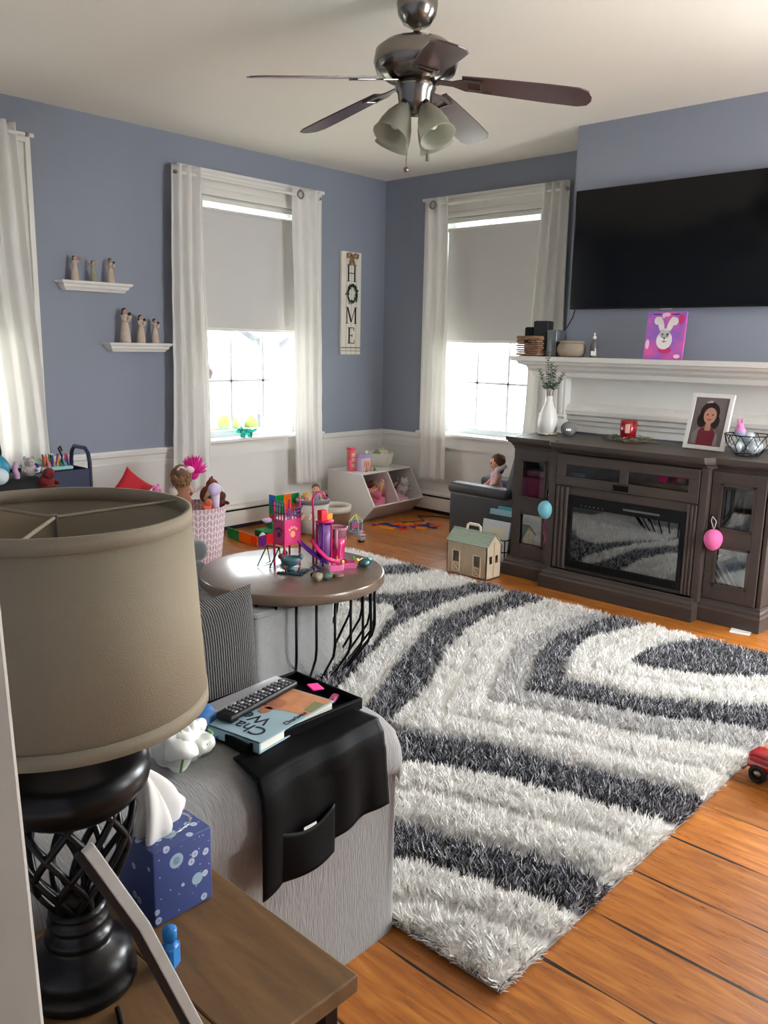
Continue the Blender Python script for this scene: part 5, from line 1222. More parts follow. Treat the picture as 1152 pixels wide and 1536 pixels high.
r = T('doll_blanket', 'pale pink blanket spilling over the lip of the right cubby bin', 'blanket', cl(.505, .24, .015)); G().ell((0, 0, .095), (.145, .16, .095), lump=.3, ls=20, seg=30, rings=18).build('cloth', LPK, r)
# on top of the cubby
pt = T('planter_basket', 'cream round planter holding folded green and cream cloths on the cubby', 'planter', cl(.50, .36, .396))
G().lathe([(0, 0), (.095, 0), (.105, .02), (.125, .12), (.119, .12), (.10, .02), (0, .015)], seg=40).build('pot', mt((216, 212, 200), bump=.4, bs=120), pt)
for k, (c, x, y, rz) in enumerate((((150, 160, 120), -.03, 0, .4), ((222, 216, 190), .02, -.02, -.4), ((196, 196, 168), .035, .03, 1.2))):
    tag(G().ell(Vector(cl(.50 + x, .36 + y, .50)), (.065, .03, .045), (.3, .5, rz), lump=.5, ls=22, seg=24, rings=14).build('folded_cloth', mt(c, rough=.9)), ('sage green', 'cream', 'pale olive')[k] + ' crumpled cloth sitting in the planter on the cubby', 'cloth', 'cloths in the cream planter')
hh = T('toy_playhouse', 'small lilac and peach toy playhouse on the left end of the cubby top', 'toy', cl(.16, .27, .396))
G().rbox((0, 0, .055), (.11, .08, .11), b=.004).build('house_body', mt((216, 200, 226)), hh); G().rbox((.01, -.042, .06), (.07, .006, .06), b=.002).build('peach_panel', mt((240, 176, 140)), hh)
G().lathe([(.014, -.003), (.018, -.003), (.018, .003), (.014, .003)], (.01, -.046, .06), 16, r=(PI / 2, 0, 0), closed=True).build('round_window', ORG, hh)
G().prism([(-.06, 0), (.06, 0), (.045, .03), (-.045, .03)], (0, -.04, .11), 'y', .08).build('roof', mt((180, 160, 206)), hh); G().lathe([(0, 0), (.012, 0), (.012, .02), (0, .035)], (.045, 0, .14), 12).build('turret', WHITE, hh)
tp = T('toy_phone_booth', 'tall coral pink toy tower with side bag behind the lilac playhouse', 'toy', cl(.075, .33, .396))
G().rbox((0, 0, .09), (.055, .05, .18), b=.006).build('tower', mt((236, 110, 110)), tp); G().rbox((0, 0, .192), (.062, .056, .022), b=.006).build('cap', mt((224, 84, 100)), tp)
for k in range(3): G().rbox((0, -.027, .05 + .045 * k), (.036, .004, .028), b=.001).build('window', mt((240, 190, 180)), tp)
G().rbox((-.045, -.03, .07), (.035, .02, .06), b=.006).build('side_bag', mt((236, 90, 130)), tp)
for k, (x, c, lb) in enumerate(((.13, (214, 130, 90), 'brown-haired'), (.19, (236, 170, 120), 'orange'), (.235, (90, 170, 80), 'green'))):
    r = T('toy_figurine', 'tiny %s figure in front of the lilac playhouse on the cubby' % lb, 'figurine', cl(x, .20, .396), 0, 'tiny figures on the cubby'); G().lathe([(0, 0), (.012, 0), (.014, .012), (.006, .024), (0, .026)], seg=14).build('body', mt(c), r); G().ell((0, 0, .033), (.010, .010, .011)).build('head', SKIN, r)
# baskets beside the cubby
rb = T('rope_bin', 'white woven toy bin with grey rim beside the brown basket', 'basket', (4.33, 4.78, 0))
G().lathe([(0, 0), (.10, 0), (.105, .01), (.13, .26), (.124, .26), (.10, .012), (0, .01)], seg=40).build('bin', mt((206, 200, 192), bump=.8, bs=90, rough=.9), rb)
G().lathe([(.122, .235), (.134, .235), (.137, .265), (.124, .27)], seg=40, closed=True).build('rim', mt((120, 122, 126), rough=.9), rb)
for q in (-1, 1): G().tube([(q * .131, -.03, .24), (q * .145, -.02, .20), (q * .145, .02, .20), (q * .131, .03, .24)], .006, 6).build('handle', mt((60, 50, 60)), rb)
wv = T('low_basket', 'low brown basket with a cream rim left of the toy cubby', 'basket', (4.62, 4.84, 0))
G().lathe([(0, 0), (.115, 0), (.12, .01), (.135, .12), (.13, .12), (.11, .012), (0, .01)], seg=40).build('woven_body', mt((126, 92, 68), bump=1, bs=60, rough=.9, var=.15), wv)
G().lathe([(.128, .118), (.137, .118), (.142, .172), (.131, .172)], seg=40, closed=True).build('cream_rim', mt((212, 204, 190), rough=.9, bump=.3, bs=90), wv)
doll('fashion_doll', 'blonde doll in a pink hood poking out of the white woven bin', 'doll', (4.26, 4.76, .14), -.9, .15, BLD, PNK, lean=.2)
doll('fashion_doll', 'grey-dressed doll with bun standing tallest in the white woven bin', 'doll', (4.38, 4.80, .20), -.7, .13, BRN, mt((130, 130, 150)))
doll('fashion_doll', 'dark-haired doll lying in the left of the white woven bin', 'doll', (4.25, 4.83, .16), -.4, .12, mt((50, 34, 28)), mt((150, 60, 70)), lean=-.6)
# pink chevron bin
def chevron():
    m = M('pink_chevron_canvas', (206, 168, 176), .8, var=.02); nt = m.node_tree; N = nt.nodes; L = nt.links; tc = N['Texture Coordinate']; sp = N.new('ShaderNodeSeparateXYZ'); L.new(tc.outputs['Object'], sp.inputs[0])
    def mth(op, a, b=None):
        n = N.new('ShaderNodeMath'); n.operation = op
        for i, v in enumerate((a, b)):
            if v is None: continue
            if isinstance(v, (int, float)): n.inputs[i].default_value = v
            else: L.new(v, n.inputs[i])
        return n.outputs[0]
    an = mth('MULTIPLY', mth('ARCTAN2', sp.outputs[1], sp.outputs[0]), 24 / (2 * PI)); f = mth('FRACT', an); tri = mth('ABSOLUTE', mth('SUBTRACT', f, .5))
    z = mth('FRACT', mth('ADD', mth('MULTIPLY', sp.outputs[2], 24.0), mth('MULTIPLY', tri, 1.3)))
    white = mth('MAXIMUM', mth('LESS_THAN', z, .20), mth('MAXIMUM', mth('LESS_THAN', tri, .06), mth('GREATER_THAN', tri, .44)))
    mx = N.new('ShaderNodeMix'); mx.data_type = 'RGBA'; L.new(white, mx.inputs[0]); mx.inputs[6].default_value = lin((196, 156, 166)); mx.inputs[7].default_value = lin((236, 228, 226)); L.new(mx.outputs[2], N['Principled BSDF'].inputs['Base Color']); return m
PBX, PBY = 3.11, 4.58
pb = T('toy_hamper', 'pink and white chevron toy hamper overflowing with toys under the curtain', 'toy bin', (PBX, PBY, 0))
G().lathe([(0, 0), (.155, 0), (.16, .01), (.20, .40), (.194, .40), (.15, .012), (0, .01)], seg=64).build('canvas_bin', chevron(), pb, fix=True)
G().tube([(.19, -.05, .39), (.205, -.03, .46), (.21, 0, .49), (.205, .03, .46), (.19, .05, .39)], .006, 8).build('rope_handle', mt((236, 226, 226)), pb)
dd = doll('large_doll', 'brown curly-haired doll with a big pale pink bow face down in the hamper', 'doll', (PBX - .09, PBY + .02, .38), PI - .5, .22, mt((120, 92, 72), rough=.8, bump=1, bs=120), mt((150, 96, 70)), lean=-.1)
cr = G(); random.seed(12)
for k in range(170):
    a = random.uniform(0, 2 * PI); b = random.uniform(-1.2, 1.2); cr.ell((.060 * math.cos(a) * math.cos(b), .014 + .060 * math.sin(a) * math.cos(b), .215 + .066 * math.sin(b)), (.012, .012, .015), seg=7, rings=5)
cr.build('curls', mt((140, 104, 70), rough=.7, bump=.6, bs=150), dd)
bw = G(); bw.x = Matrix.Translation((-.022, .066, .262)) @ Matrix.Scale(.62, 4)
for q in (-1, 1): bw.ell((q * .045, 0, .01), (.045, .016, .035), (0, q * .4, 0), lump=.2, ls=20)
bw.ell((0, 0, .01), (.014, .02, .016)).build('bow', mt((240, 205, 212), rough=.6), dd)
g = G(); random.seed(5)
for k in range(240):
    a = random.uniform(0, 2 * PI); b = random.uniform(-.2, 1.3); l = random.uniform(.05, .10); d = Vector((math.cos(a) * math.cos(b), math.sin(a) * math.cos(b), math.sin(b)))
    g.tube([(0, 0, .03), d * l * .6 + Vector((0, 0, .03)), d * l + Vector((0, 0, .05))], [.008, .006, .001], 4)
g.x = None; ft = T('feather_toy', 'hot pink feathery fluff ball behind the curly-haired doll in the hamper', 'toy', (PBX + .03, PBY + .06, .585)); g.build('fluff', mt((240, 50, 165), rough=.9), ft); G().ell((0, 0, .02), (.04, .04, .05)).build('core', HPK, ft)
hd = T('toy_hairdryer', 'pale lilac plastic toy hairdryer stuck upright in the hamper front', 'toy', (PBX + .07, PBY - .13, .36))
G().tube([(0, 0, -.1), (0, 0, .05), (-.004, 0, .12)], [.02, .022, .03], 12).build('handle', mt((228, 214, 236), rough=.3), hd); G().ell((-.01, 0, .15), (.045, .04, .045)).build('head', mt((214, 200, 236), rough=.3), hd)
plush('large brown plush dog slumped over the right rim of the hamper', (PBX + .12, PBY + .03, .39), (120, 60, 46), .12, 'toys heaped in the pink hamper', rz=.8)
plush('dark brown plush toy low at the front right rim of the hamper', (PBX + .14, PBY - .07, .36), (96, 50, 42), .09, 'toys heaped in the pink hamper', ears=False)
plush('orange plush crab at the front left of the hamper', (PBX - .01, PBY - .14, .36), (220, 110, 80), .075, 'toys heaped in the pink hamper', ears=False)
tag(G().tube([(PBX + .06, PBY - .02, .43), (PBX + .10, PBY - .01, .47), (PBX + .14, PBY - .02, .46), (PBX + .17, PBY - .04, .43)], [.01, .02, .02, .008], 10).build('toy_banana', mt((232, 226, 160))), 'pale yellow toy banana between the brown plush toys in the hamper', 'toy')
tag(G().ell((PBX + .10, PBY - .05, .45), (.03, .02, .012), seg=16, rings=8).build('toy_leaf', mt((60, 160, 110))), 'small green plastic toy lying under the toy banana in the hamper', 'toy')
# pile left of the hamper
pr = T('red_pillow', 'bright red pointed cushion standing left of the hamper', 'pillow', (2.78, 4.85, .30))
pillow(G(), .22, .22, .06, rotm(-.3, .7, -.3), (2.80, 4.84, .50), .2).build('cushion', mt((190, 20, 40), rough=.7), pr, wc=True)
plush('pink and lilac plush figure in front of the red cushion', (2.88, 4.70, .42), (226, 140, 190), .085, 'toys left of the hamper', rz=.4)
tag(G().ell((2.99, 4.62, .50), (.045, .045, .045)).build('toy_ball', mt((226, 224, 214))), 'white toy ball between the red cushion and the curly-haired doll', 'ball')
tb2 = T('toy_crate', 'dark toy bin behind the lamp shade holding the red cushion', 'toy bin', (2.74, 4.78, 0)); G().rbox((0, 0, .20), (.34, .30, .40), b=.03).build('bin_body', mt((70, 66, 72), rough=.9), tb2)
# magnetic tile castle
TC = [(30, 150, 80), (240, 120, 20), (230, 90, 30), (120, 40, 140), (215, 40, 50), (245, 205, 30), (245, 205, 30), (40, 120, 190)]
def mag_tile(cx, cy, cz, rz, col, s=.076, flat_=False, tri=False, label='', group=''):
    r = T('magnetic_tile', label, 'magnetic tile', (cx, cy, cz), rz, group); h = s / 2; t = .006
    if tri: out = [(-h, 0), (h, 0), (0, s * .9)]; inn = [(-h + .014, .007), (h - .014, .007), (0, s * .9 - .018)]
    else: out = [(-h, 0), (h, 0), (h, s), (-h, s)]; inn = [(-h + .007, .007), (h - .007, .007), (h - .007, s - .007), (-h + .007, s - .007)]
    ax = 'z' if flat_ else 'y'; n = len(out); g = G(); vs = []; 
    P = (lambda a, b, e: (a, b, e)) if flat_ else (lambda a, b, e: (a, e, b))
    for e in (-t / 2 if not flat_ else 0, t / 2 if not flat_ else t):
        for q in (out, inn):
            for a, b in q: vs.append(P(a, b, e))
    fs = []
    for k in range(n):
        j = (k + 1) % n; fs += [(k, j, n + j, n + k), (2 * n + k, 3 * n + k, 3 * n + j, 2 * n + j), (k, 2 * n + k, 2 * n + j, j), (n + k, n + j, 3 * n + j, 3 * n + k)]
    g.add(vs, fs); g.build('edge_frame', tile_mat(col), r)
    G().prism(inn, (0, 0, .001) if flat_ else (0, -.0015, 0), ax, .003).build('clear_face', glassc(col), r)
    return r
def glassc(col):
    n = 'tile_pane_%d_%d_%d' % col
    if n in MC: return MC[n]
    return M(n, tuple(min(255, int(v * 1.1 + 12)) for v in col), .12, var=.03, coat=.4, tl=.6)
TN = {(30, 150, 80): 'green', (240, 120, 20): 'orange', (230, 90, 30): 'red-orange', (120, 40, 140): 'purple', (215, 40, 50): 'red', (245, 205, 30): 'yellow', (40, 120, 190): 'blue'}
def mtile(x, y, z, rz, c, where, pos): return mag_tile(x, y, z, rz, c, label='%s clear magnetic tile, %s' % (TN[c], pos), group='magnetic tiles ' + where)
ORD = ['first', 'second', 'third', 'fourth', 'fifth']; LVL = ['bottom', 'second', 'third', 'top']
LW = 'in the left side wall of the low tile enclosure'; FW = 'in the front wall of the low tile enclosure'; TWR = 'in the tall tile tower beside the white bin'
for k, c in enumerate(((30, 150, 80), (30, 150, 80), (240, 120, 20), (240, 120, 20), (230, 90, 30))): mtile(3.725 - .006 * k, 5.03 - .0775 * k, 0, PI / 2, c, LW, ORD[k] + ' from the heater in the low side wall')
for k, c in enumerate(((120, 40, 140), (215, 40, 50), (245, 205, 30), (245, 205, 30), (245, 205, 30))): mtile(3.745 + .0775 * k, 4.675 + .012 * k, 0, .15, c, FW, ORD[k] + ' from left in the low front wall')
cols_ = [[(40, 120, 190), (240, 120, 20), (30, 150, 80), (30, 150, 80)], [(215, 40, 50), (120, 40, 140), (230, 90, 30), (240, 120, 20)]]
for j in range(2):
    for i in range(4): mtile(4.08 + .0775 * j, 4.88, .0775 * i, 0, cols_[j][i], TWR, LVL[i] + ' row, ' + ('left', 'middle')[j] + ' column of the tower front')
for i in range(4): mtile(4.04, 4.92, .0775 * i, PI / 2, [(30, 150, 80), (230, 90, 30), (30, 150, 80), (40, 120, 190)][i], TWR, LVL[i] + ' row on the left side of the tower')
for i, c in enumerate(((240, 120, 20), (30, 150, 80))): mtile(4.235, 4.88, .155 + .0775 * i, 0, c, TWR, ('third', 'top')[i] + ' row, right column of the tower front')
cr_ = T('toy_truck', 'green toy truck inside the low tile enclosure', 'toy truck', (3.93, 4.85, .002)); G().rbox((0, 0, .05), (.18, .09, .05), b=.01).rbox((.05, 0, .095), (.07, .08, .05), b=.01).build('body', mt((30, 120, 60)), cr_)
for a in (-.05, .05):
    for b in (-.045, .045): G().cyl((a, b - .008, .025), (a, b + .008, .025), .025, seg=14).build('wheel', BLACK, cr_)
G().ell((.0, 0, .135), (.045, .02, .02), lump=.3, ls=40).build('load', LIL, cr_)
tag(G().lathe([(0, 0), (.03, 0), (.035, .03), (.015, .06), (0, .07)], (3.83, 4.78, .001), 16).build('toy_cup', WHITE), 'small white toy cup inside the low tile enclosure', 'toy')
r = T('robot_toy', 'small round green and white toy on the floor before the white bin', 'toy', (4.20, 4.56, 0)); G().ell((0, 0, .045), (.045, .045, .045)).build('body', mt((150, 170, 130)), r); G().ell((0, -.02, .085), (.03, .03, .025)).build('head', mt((190, 200, 190)), r)
plush('small pink toy on the floor right of the round green toy', (4.32, 4.52, 0), (236, 160, 180), .05, 'small floor toys', ears=False)
# loose triangles and squares on the floor
random.seed(21); LC = [(235, 110, 40), (90, 40, 130), (40, 60, 120), (214, 60, 50), (240, 150, 40), (110, 40, 110)]; LN = ['orange', 'purple', 'navy', 'red', 'amber', 'plum']
def floor_tile(x, y, a, i, tri, s=.13):
    return mag_tile(x, y, .001, a, LC[i], s=s, flat_=True, tri=tri, label='%s flat %s tile lying loose on the floor before the toy cubby' % (LN[i], 'triangular' if tri else 'square'), group='%s %s tiles on the floor' % (LN[i], 'triangular' if tri else 'square'))
cells = []
for gx in range(6):
    for gy in range(4):
        x = 4.77 + gx * .085 + gy * .02; y = 4.62 - gx * .045 - gy * .08
        if (gx in (0, 5) and gy in (0, 3)) or (gx, gy) in ((2, 3), (0, 2)): continue
        cells.append((x, y))
for k, (x, y) in enumerate(cells): floor_tile(x, y, -.6 + (k % 4) * .4, (k * 5 + k // 3) % 6, k % 3 != 2, .085)
# tile house and little figure
th = T('tile_house', 'little open-frame house of pastel magnetic rods on the floor', 'toy', (4.58, 4.55, 0), .4)
cz = [(150, 190, 220), (236, 226, 110), (220, 90, 150)]
for k, (a, b) in enumerate((((-.04, -.04), (.04, -.04)), ((.04, -.04), (.04, .04)), ((.04, .04), (-.04, .04)), ((-.04, .04), (-.04, -.04)))):
    for z in (.004, .085): G().cyl((*a, z), (*b, z), .005, seg=8).build('rod', mt(cz[0]), th)
    G().cyl((*a, 0), (*a, .088), .005, seg=8).build('rod', mt(cz[0]), th)
    G().cyl((*a, .088), (0, 0, .14), .005, seg=8).build('roof_rod', mt(cz[1]), th)
G().prism([(-.04, 0), (.04, 0), (0, .06)], (-.08, -.03, .05), 'y', .006, (0, 0, -.3)).build('pink_triangle', mt(cz[2]), th)
tg = T('toy_cart', 'tiny grey and white wheeled toy with a pink flag on the floor', 'toy', (4.36, 4.27, 0)); G().rbox((0, 0, .03), (.05, .04, .035), b=.008).rbox((0, 0, .055), (.055, .05, .01), b=.004).build('body', mt((170, 164, 160)), tg); G().rbox((0, 0, .012), (.055, .035, .018), b=.008).build('wheels', BLACK, tg); G().prism([(0, 0), (.05, .02), (.01, .03)], (-.02, 0, .062), 'y', .004).build('flag', PNK, tg)
tag(G().tube([(5.05, 4.86 - .3, .004), (5.3, 4.45, .004), (5.42, 4.62, .004), (5.52, 4.5, .004), (5.58, 4.2, .004)], .004, 6).build('floor_cord', M('black_cable', (20, 20, 20), .5)), 'thin black cord lying on the floor by the right heater', 'cord')
# ================================================================ CHILD'S RECLINER
PL = M('charcoal_leatherette', (66, 66, 70), .5, var=.08, vs=12, bump=.15, bs=90)
rc = T('kids_recliner', 'small charcoal recliner for a child beside the console with a doll on it', 'armchair', (5.22, 3.62, 0))
for x in (5.015, 5.435):
    G().rbox((x, 3.62, .20), (.12, .60, .36), b=.03).build('arm_side', PL, rc, wc=True); G().rbox((x, 3.66, .40), (.135, .56, .085), b=.035, n=4).build('arm_pad', PL, rc, wc=True)
G().rbox((5.225, 3.68, .25), (.30, .50, .14), b=.04).build('seat', PL, rc, wc=True); G().rbox((5.225, 3.90, .12), (.30, .07, .22), b=.02).build('footrest', PL, rc, wc=True)
G().rbox((5.225, 3.36, .53), (.44, .15, .56), (.25, 0, 0), b=.06, n=4).build('backrest', PL, rc, wc=True)
for x in (5.0, 5.45):
    for y in (3.36, 3.88): G().cyl((x, y, 0), (x, y, .03), .018, seg=10).build('foot', BLACK, rc, wc=True)
bd = doll('baby_doll', 'brown-haired baby doll in a pink coat sitting on the small recliner', 'doll', (5.20, 3.66, .325), -2.3, .25, BRN, LPK, lean=.0)
g = G(); g.x = Matrix.Scale(.25, 4); g.tube([(-.2, -.05, .85), (-.1, .22, 1.0), (.1, .22, 1.0), (.2, -.05, .85)], .09, 8); g.build('hood', mt((232, 220, 222), rough=.95, bump=.8, bs=150), bd)
# book rack and dollhouse
rk = T('book_rack', 'black wire rack of picture books on the floor beside the console', 'rack', (4.62, 3.19, 0))
for z in (.02, .12, .20):
    G().tube([(4.48, 3.06, z), (4.78, 3.06, z), (4.78, 3.32, z), (4.48, 3.32, z)], .004, 6, closed=True).build('wire_ring', BLKMET, rk, wc=True)
for (x, y) in ((4.48, 3.06), (4.78, 3.06), (4.78, 3.32), (4.48, 3.32), (4.63, 3.06), (4.63, 3.32), (4.48, 3.19), (4.78, 3.19)): G().cyl((x, y, 0), (x, y, .205), .004, seg=6).build('upright', BLKMET, rk, wc=True)
BC = [((214, 220, 224), 'white'), ((50, 52, 60), 'black'), ((150, 190, 200), 'pale blue'), ((226, 224, 200), 'cream'), ((200, 90, 150), 'pink'), ((70, 150, 170), 'teal'), ((180, 176, 170), 'grey')]
for k, (c, nm) in enumerate(BC):
    h_ = .30 + .03 * (k % 3); bkk = T('picture_book', '%s picture book standing in the wire rack beside the console' % nm, 'book', (4.51 + .038 * k, 3.19, .012), 0, 'picture books in the wire rack'); ti = Matrix.Rotation(.16 - .02 * k, 4, 'Y')
    g = G(); g.x = ti; g.bb(0, .003, -.115, .105, 0, h_); g.bb(.014, .017, -.115, .105, 0, h_); g.bb(0, .017, .102, .105, 0, h_); g.build('cover', mt(c, coat=.3), bkk)
    g = G(); g.x = ti; g.bb(.003, .014, -.112, .102, .002, h_ - .003); g.build('pages', M('book_pages', (225, 220, 205), .8), bkk)
    g = G(); g.x = ti; g.bb(-.0006, 0, -.08, .06, h_ * .55, h_ * .85); g.build('cover_picture', mt(BC[(k + 3) % 7][0]), bkk)
dh = T('toy_barn', 'cream wooden toy barn with sage roof and carry handle by the rug', 'dollhouse', (4.185, 2.99, 0))
BWD = M('cream_barn_wood', (206, 188, 160), .6, var=.05, vs=20); SAGE2 = M('sage_shingle_roof', (150, 164, 146), .7, var=.06, vs=30, bump=.8, kind='X', bs=25)
X0, X1, Y0, Y1, HW, HR = 0, .155, 0, .318, .215, .285
g = G()
for (a, b, z0, z1) in ((0, .05, 0, HW), (.05, .105, 0, .075), (.05, .105, .145, HW), (.105, .215, 0, HW), (.215, .27, 0, .085), (.215, .27, .155, HW), (.27, Y1, 0, HW)): g.bb(0, .006, a, b, z0, z1)
g.bb(X1 - .006, X1, 0, Y1, 0, HW); g.bb(0, X1, 0, Y1, 0, .006); g.prism([(0, 0), (X1, 0), (X1, HW), (X1 / 2, HR), (0, HW)], (0, Y1 - .006, 0), 'y', .006)
for (a, b, z0, z1) in ((0, .03, 0, HW), (.03, .062, 0, .10), (.03, .062, .15, HW), (.062, .095, 0, HW), (.095, .125, 0, .10), (.095, .125, .15, HW), (.125, X1, 0, HW)): g.bb(a, b, 0, .006, z0, z1)
g.prism([(0, HW), (X1, HW), (X1 / 2, HR)], (0, 0, 0), 'y', .006); walls = g.build('barn_walls', BWD, dh)
g = G()
for k in range(22): g.bb(-.0008, .0002, .012 + .0143 * k, .0132 + .0143 * k, .004, HW)
g.build('board_groove', M('groove_brown', (150, 132, 106), .8), walls)
for (y0_, z0_) in ((.045, .008), (.212, .018)):
    g = G(); w_, h_ = .063, .062
    g.bb(-.005, 0, y0_, y0_ + .007, z0_, z0_ + h_); g.bb(-.005, 0, y0_ + w_ - .007, y0_ + w_, z0_, z0_ + h_); g.bb(-.005, 0, y0_, y0_ + w_, z0_, z0_ + .007); g.bb(-.005, 0, y0_, y0_ + w_, z0_ + h_ - .007, z0_ + h_)
    g.box((-.003, y0_ + w_ / 2, z0_ + h_ / 2), (.004, .078, .006), (.775, 0, 0)).box((-.003, y0_ + w_ / 2, z0_ + h_ / 2), (.004, .078, .006), (-.775, 0, 0)); g.build('half_door', mt((222, 208, 184)), dh, bev=.0005)
    g = G(); z1_ = z0_ + h_; g.bb(-.004, 0, y0_, y0_ + .006, z1_, z1_ + .082); g.bb(-.004, 0, y0_ + w_ - .006, y0_ + w_, z1_, z1_ + .082); g.bb(-.004, 0, y0_, y0_ + w_, z1_ + .076, z1_ + .082); g.build('window_frame', mt((222, 208, 184)), dh)
for s_ in (0, 1):
    g = G(); sl = math.hypot(X1 / 2, HR - HW); a = math.atan2(HR - HW, X1 / 2); g.box((X1 / 4 + (X1 / 2 if s_ else 0), Y1 / 2, (HR + HW) / 2 + .004), (sl + .012, Y1 + .016, .006), (0, a if s_ else -a, 0)); g.build('roof_slope', SAGE2, dh)
G().tube([(X1 / 2, .11, HR - .01), (X1 / 2, .115, HR + .035), (X1 / 2, .13, HR + .045), (X1 / 2, .20, HR + .045), (X1 / 2, .215, HR + .035), (X1 / 2, .22, HR - .01)], .010, 8, flat=.7).build('carry_handle', mt((224, 214, 190)), dh)
G().bb(.076, .079, -.0006, .0002, 0, .24).build('seam', M('groove_dark', (40, 26, 22), .8), dh)
r = T('toy_horse', 'tiny pale toy horse inside the left opening of the toy barn', 'toy', (4.24, 3.225, .008)); G().ell((0, 0, .09), (.02, .03, .018)).ell((0, .03, .12), (.01, .012, .018)).build('body', mt((214, 206, 196)), r); G().box((0, 0, .035), (.012, .03, .075)).build('legs', mt((190, 180, 170)), r)
# ================================================================ TOYS ON THE COFFEE TABLE
TZ = .4622
def tt(name, label, cat, x, y, rz=0, group=None): return T(name, label, cat, (x, y, TZ), rz, group)
sq = tt('mirror_tile', 'dark shiny square plate under the teal bowl on the coffee table', 'plate', 2.345, 2.715, .5); G().rbox((0, 0, .003), (.115, .115, .006), b=.002, n=1).build('plate', M('dark_mirror', (60, 84, 90), .08, metal=.7), sq)
tbw = T('bird_bowl', 'teal bird-shaped toy bowl with red crest on the square plate', 'toy', (2.335, 2.72, TZ + .0065), -.6)
G().lathe([(0, 0), (.016, 0), (.014, .012), (.010, .018), (.03, .028), (.042, .050), (.040, .062), (.036, .050), (.02, .034), (0, .032)], seg=32, sx=1.1, sy=.8).build('bowl', M('teal_grey_plastic', (70, 104, 112), .25, var=.05, coat=.3), tbw)
G().ell((-.042, 0, .066), (.014, .014, .013)).build('head', mt((100, 34, 44)), tbw); G().ell((.044, 0, .062), (.012, .02, .014)).build('tail', MC['teal_grey_plastic'], tbw)
PKT = M('translucent_pink_plastic', (224, 60, 130), .25, trans=.25, var=.03, coat=.3); PPL = M('purple_plastic', (110, 40, 180), .3, var=.03, coat=.3); MGT = M('magenta_plastic', (196, 30, 100), .35, var=.03)
ps = tt('pet_playset', 'pink and purple toy playground with towers, slide and paw print panel', 'toy playset', 2.47, 2.76, 0)
# tower, its posts and panels
tx, ty = -.075, .055
for a in (-.045, .045):
    for b in (-.035, .035): G().cyl((tx + a, ty + b, 0), (tx + a, ty + b, .30), .005, seg=8).build('tower_post', MGT, ps)
def paw(g, c, ax, s_=1):
    for (a, b, r_) in ((0, -.008, .016), (-.020, .014, .007), (-.007, .022, .007), (.007, .022, .007), (.020, .014, .007)):
        if ax == 'y': g.ell((c[0] + a * s_, c[1], c[2] + b * s_), (r_ * s_, .0025, r_ * s_), seg=12, rings=6)
        else: g.ell((c[0], c[1] + a * s_, c[2] + b * s_), (.0025, r_ * s_, r_ * s_), seg=12, rings=6)
for nm, b in (('front', (tx - .045, tx + .045, ty - .0385, ty - .035)), ('side', (tx - .0485, tx - .045, ty - .035, ty + .035))): G().bb(*b, .11, .215).build('paw_panel', PKT, ps)
g = G(); paw(g, (tx, ty - .0392, .16), 'y'); g.build('paw_print', M('pale_orange_plastic', (240, 150, 110), .4), ps)
g = G(); paw(g, (tx - .0492, ty, .16), 'x', .9); g.build('paw_print', M('dark_plum_plastic', (70, 24, 60), .4), ps)
G().bb(tx - .05, tx + .05, ty - .04, ty + .04, .104, .110).build('floor_plate', MGT, ps); G().bb(tx - .05, tx + .05, ty - .04, ty + .04, .215, .221).build('floor_plate', MGT, ps)
DPL = M('dark_purple_lattice', (84, 44, 104), .4)
g = G()
for k in range(6): g.bb(tx - .05 + .0185 * k, tx - .046 + .0185 * k, ty - .042, ty - .039, .221, .27)
for z in (.238, .254, .27): g.bb(tx - .05, tx + .05, ty - .042, ty - .039, z - .002, z + .002)
g.build('lattice_rail', DPL, ps)
g = G()
for k in range(5): g.bb(tx - .051, tx - .048, ty - .04 + .0185 * k, ty - .036 + .0185 * k, .221, .30)
for z in (.25, .28, .30): g.bb(tx - .051, tx - .048, ty - .04, ty + .04, z - .002, z + .002)
g.build('lattice_rail', DPL, ps)
g = G(); S0 = Vector((tx + .04, ty - .02, .115)); S1 = Vector((tx + .125, ty - .135, .012))
def slide(u, v):
    p = S0.lerp(S1, v); p.z -= .012 * math.sin(v * PI); side = Vector((.115, .085, 0)).normalized() * .022 * (u * 2 - 1); return p + side + Vector((0, 0, .012 * abs(u * 2 - 1) ** 3))
g.grid(slide, 10, 16); g.build('slide', PPL, ps, solid=.003)
# arch pole and second tower
G().tube([(.035, .0, 0), (.035, .0, .20), (.030, .0, .30), (.045, -.01, .335), (.075, -.02, .33), (.085, -.03, .30)], .005, 8).build('zip_pole', MGT, ps)
qx, qy = .062, -.045
G().lathe([(.032, .03), (.034, .19), (.030, .19), (.028, .03)], (qx, qy, 0), 24, closed=True).build('elevator_tube', M('clear_lilac_plastic', (180, 130, 200), .15, trans=.6, var=.02), ps)
for k in range(5): a = k * 1.2566; G().cyl((qx + .036 * math.cos(a), qy + .036 * math.sin(a), .0), (qx + .036 * math.cos(a), qy + .036 * math.sin(a), .20), .004, seg=8).build('tower_post', PPL if k % 2 else MGT, ps)
G().lathe([(0, .20), (.042, .20), (.042, .207), (0, .208)], (qx, qy, 0), 24).build('tower_deck', MGT, ps)
G().rbox((qx - .015, qy, .232), (.035, .03, .05), b=.004).build('red_block', mt((214, 30, 40)), ps); G().rbox((qx + .02, qy, .222), (.035, .03, .028), b=.004).build('orange_block', mt((240, 140, 30)), ps)
G().tube([(qx - .06, qy + .02, .12), (qx - .055, qy - .02, .08), (qx - .035, qy - .055, .045), (qx + .01, qy - .085, .022)], [.012, .013, .013, .010], 10, flat=.5).build('spiral_slide', MGT, ps)
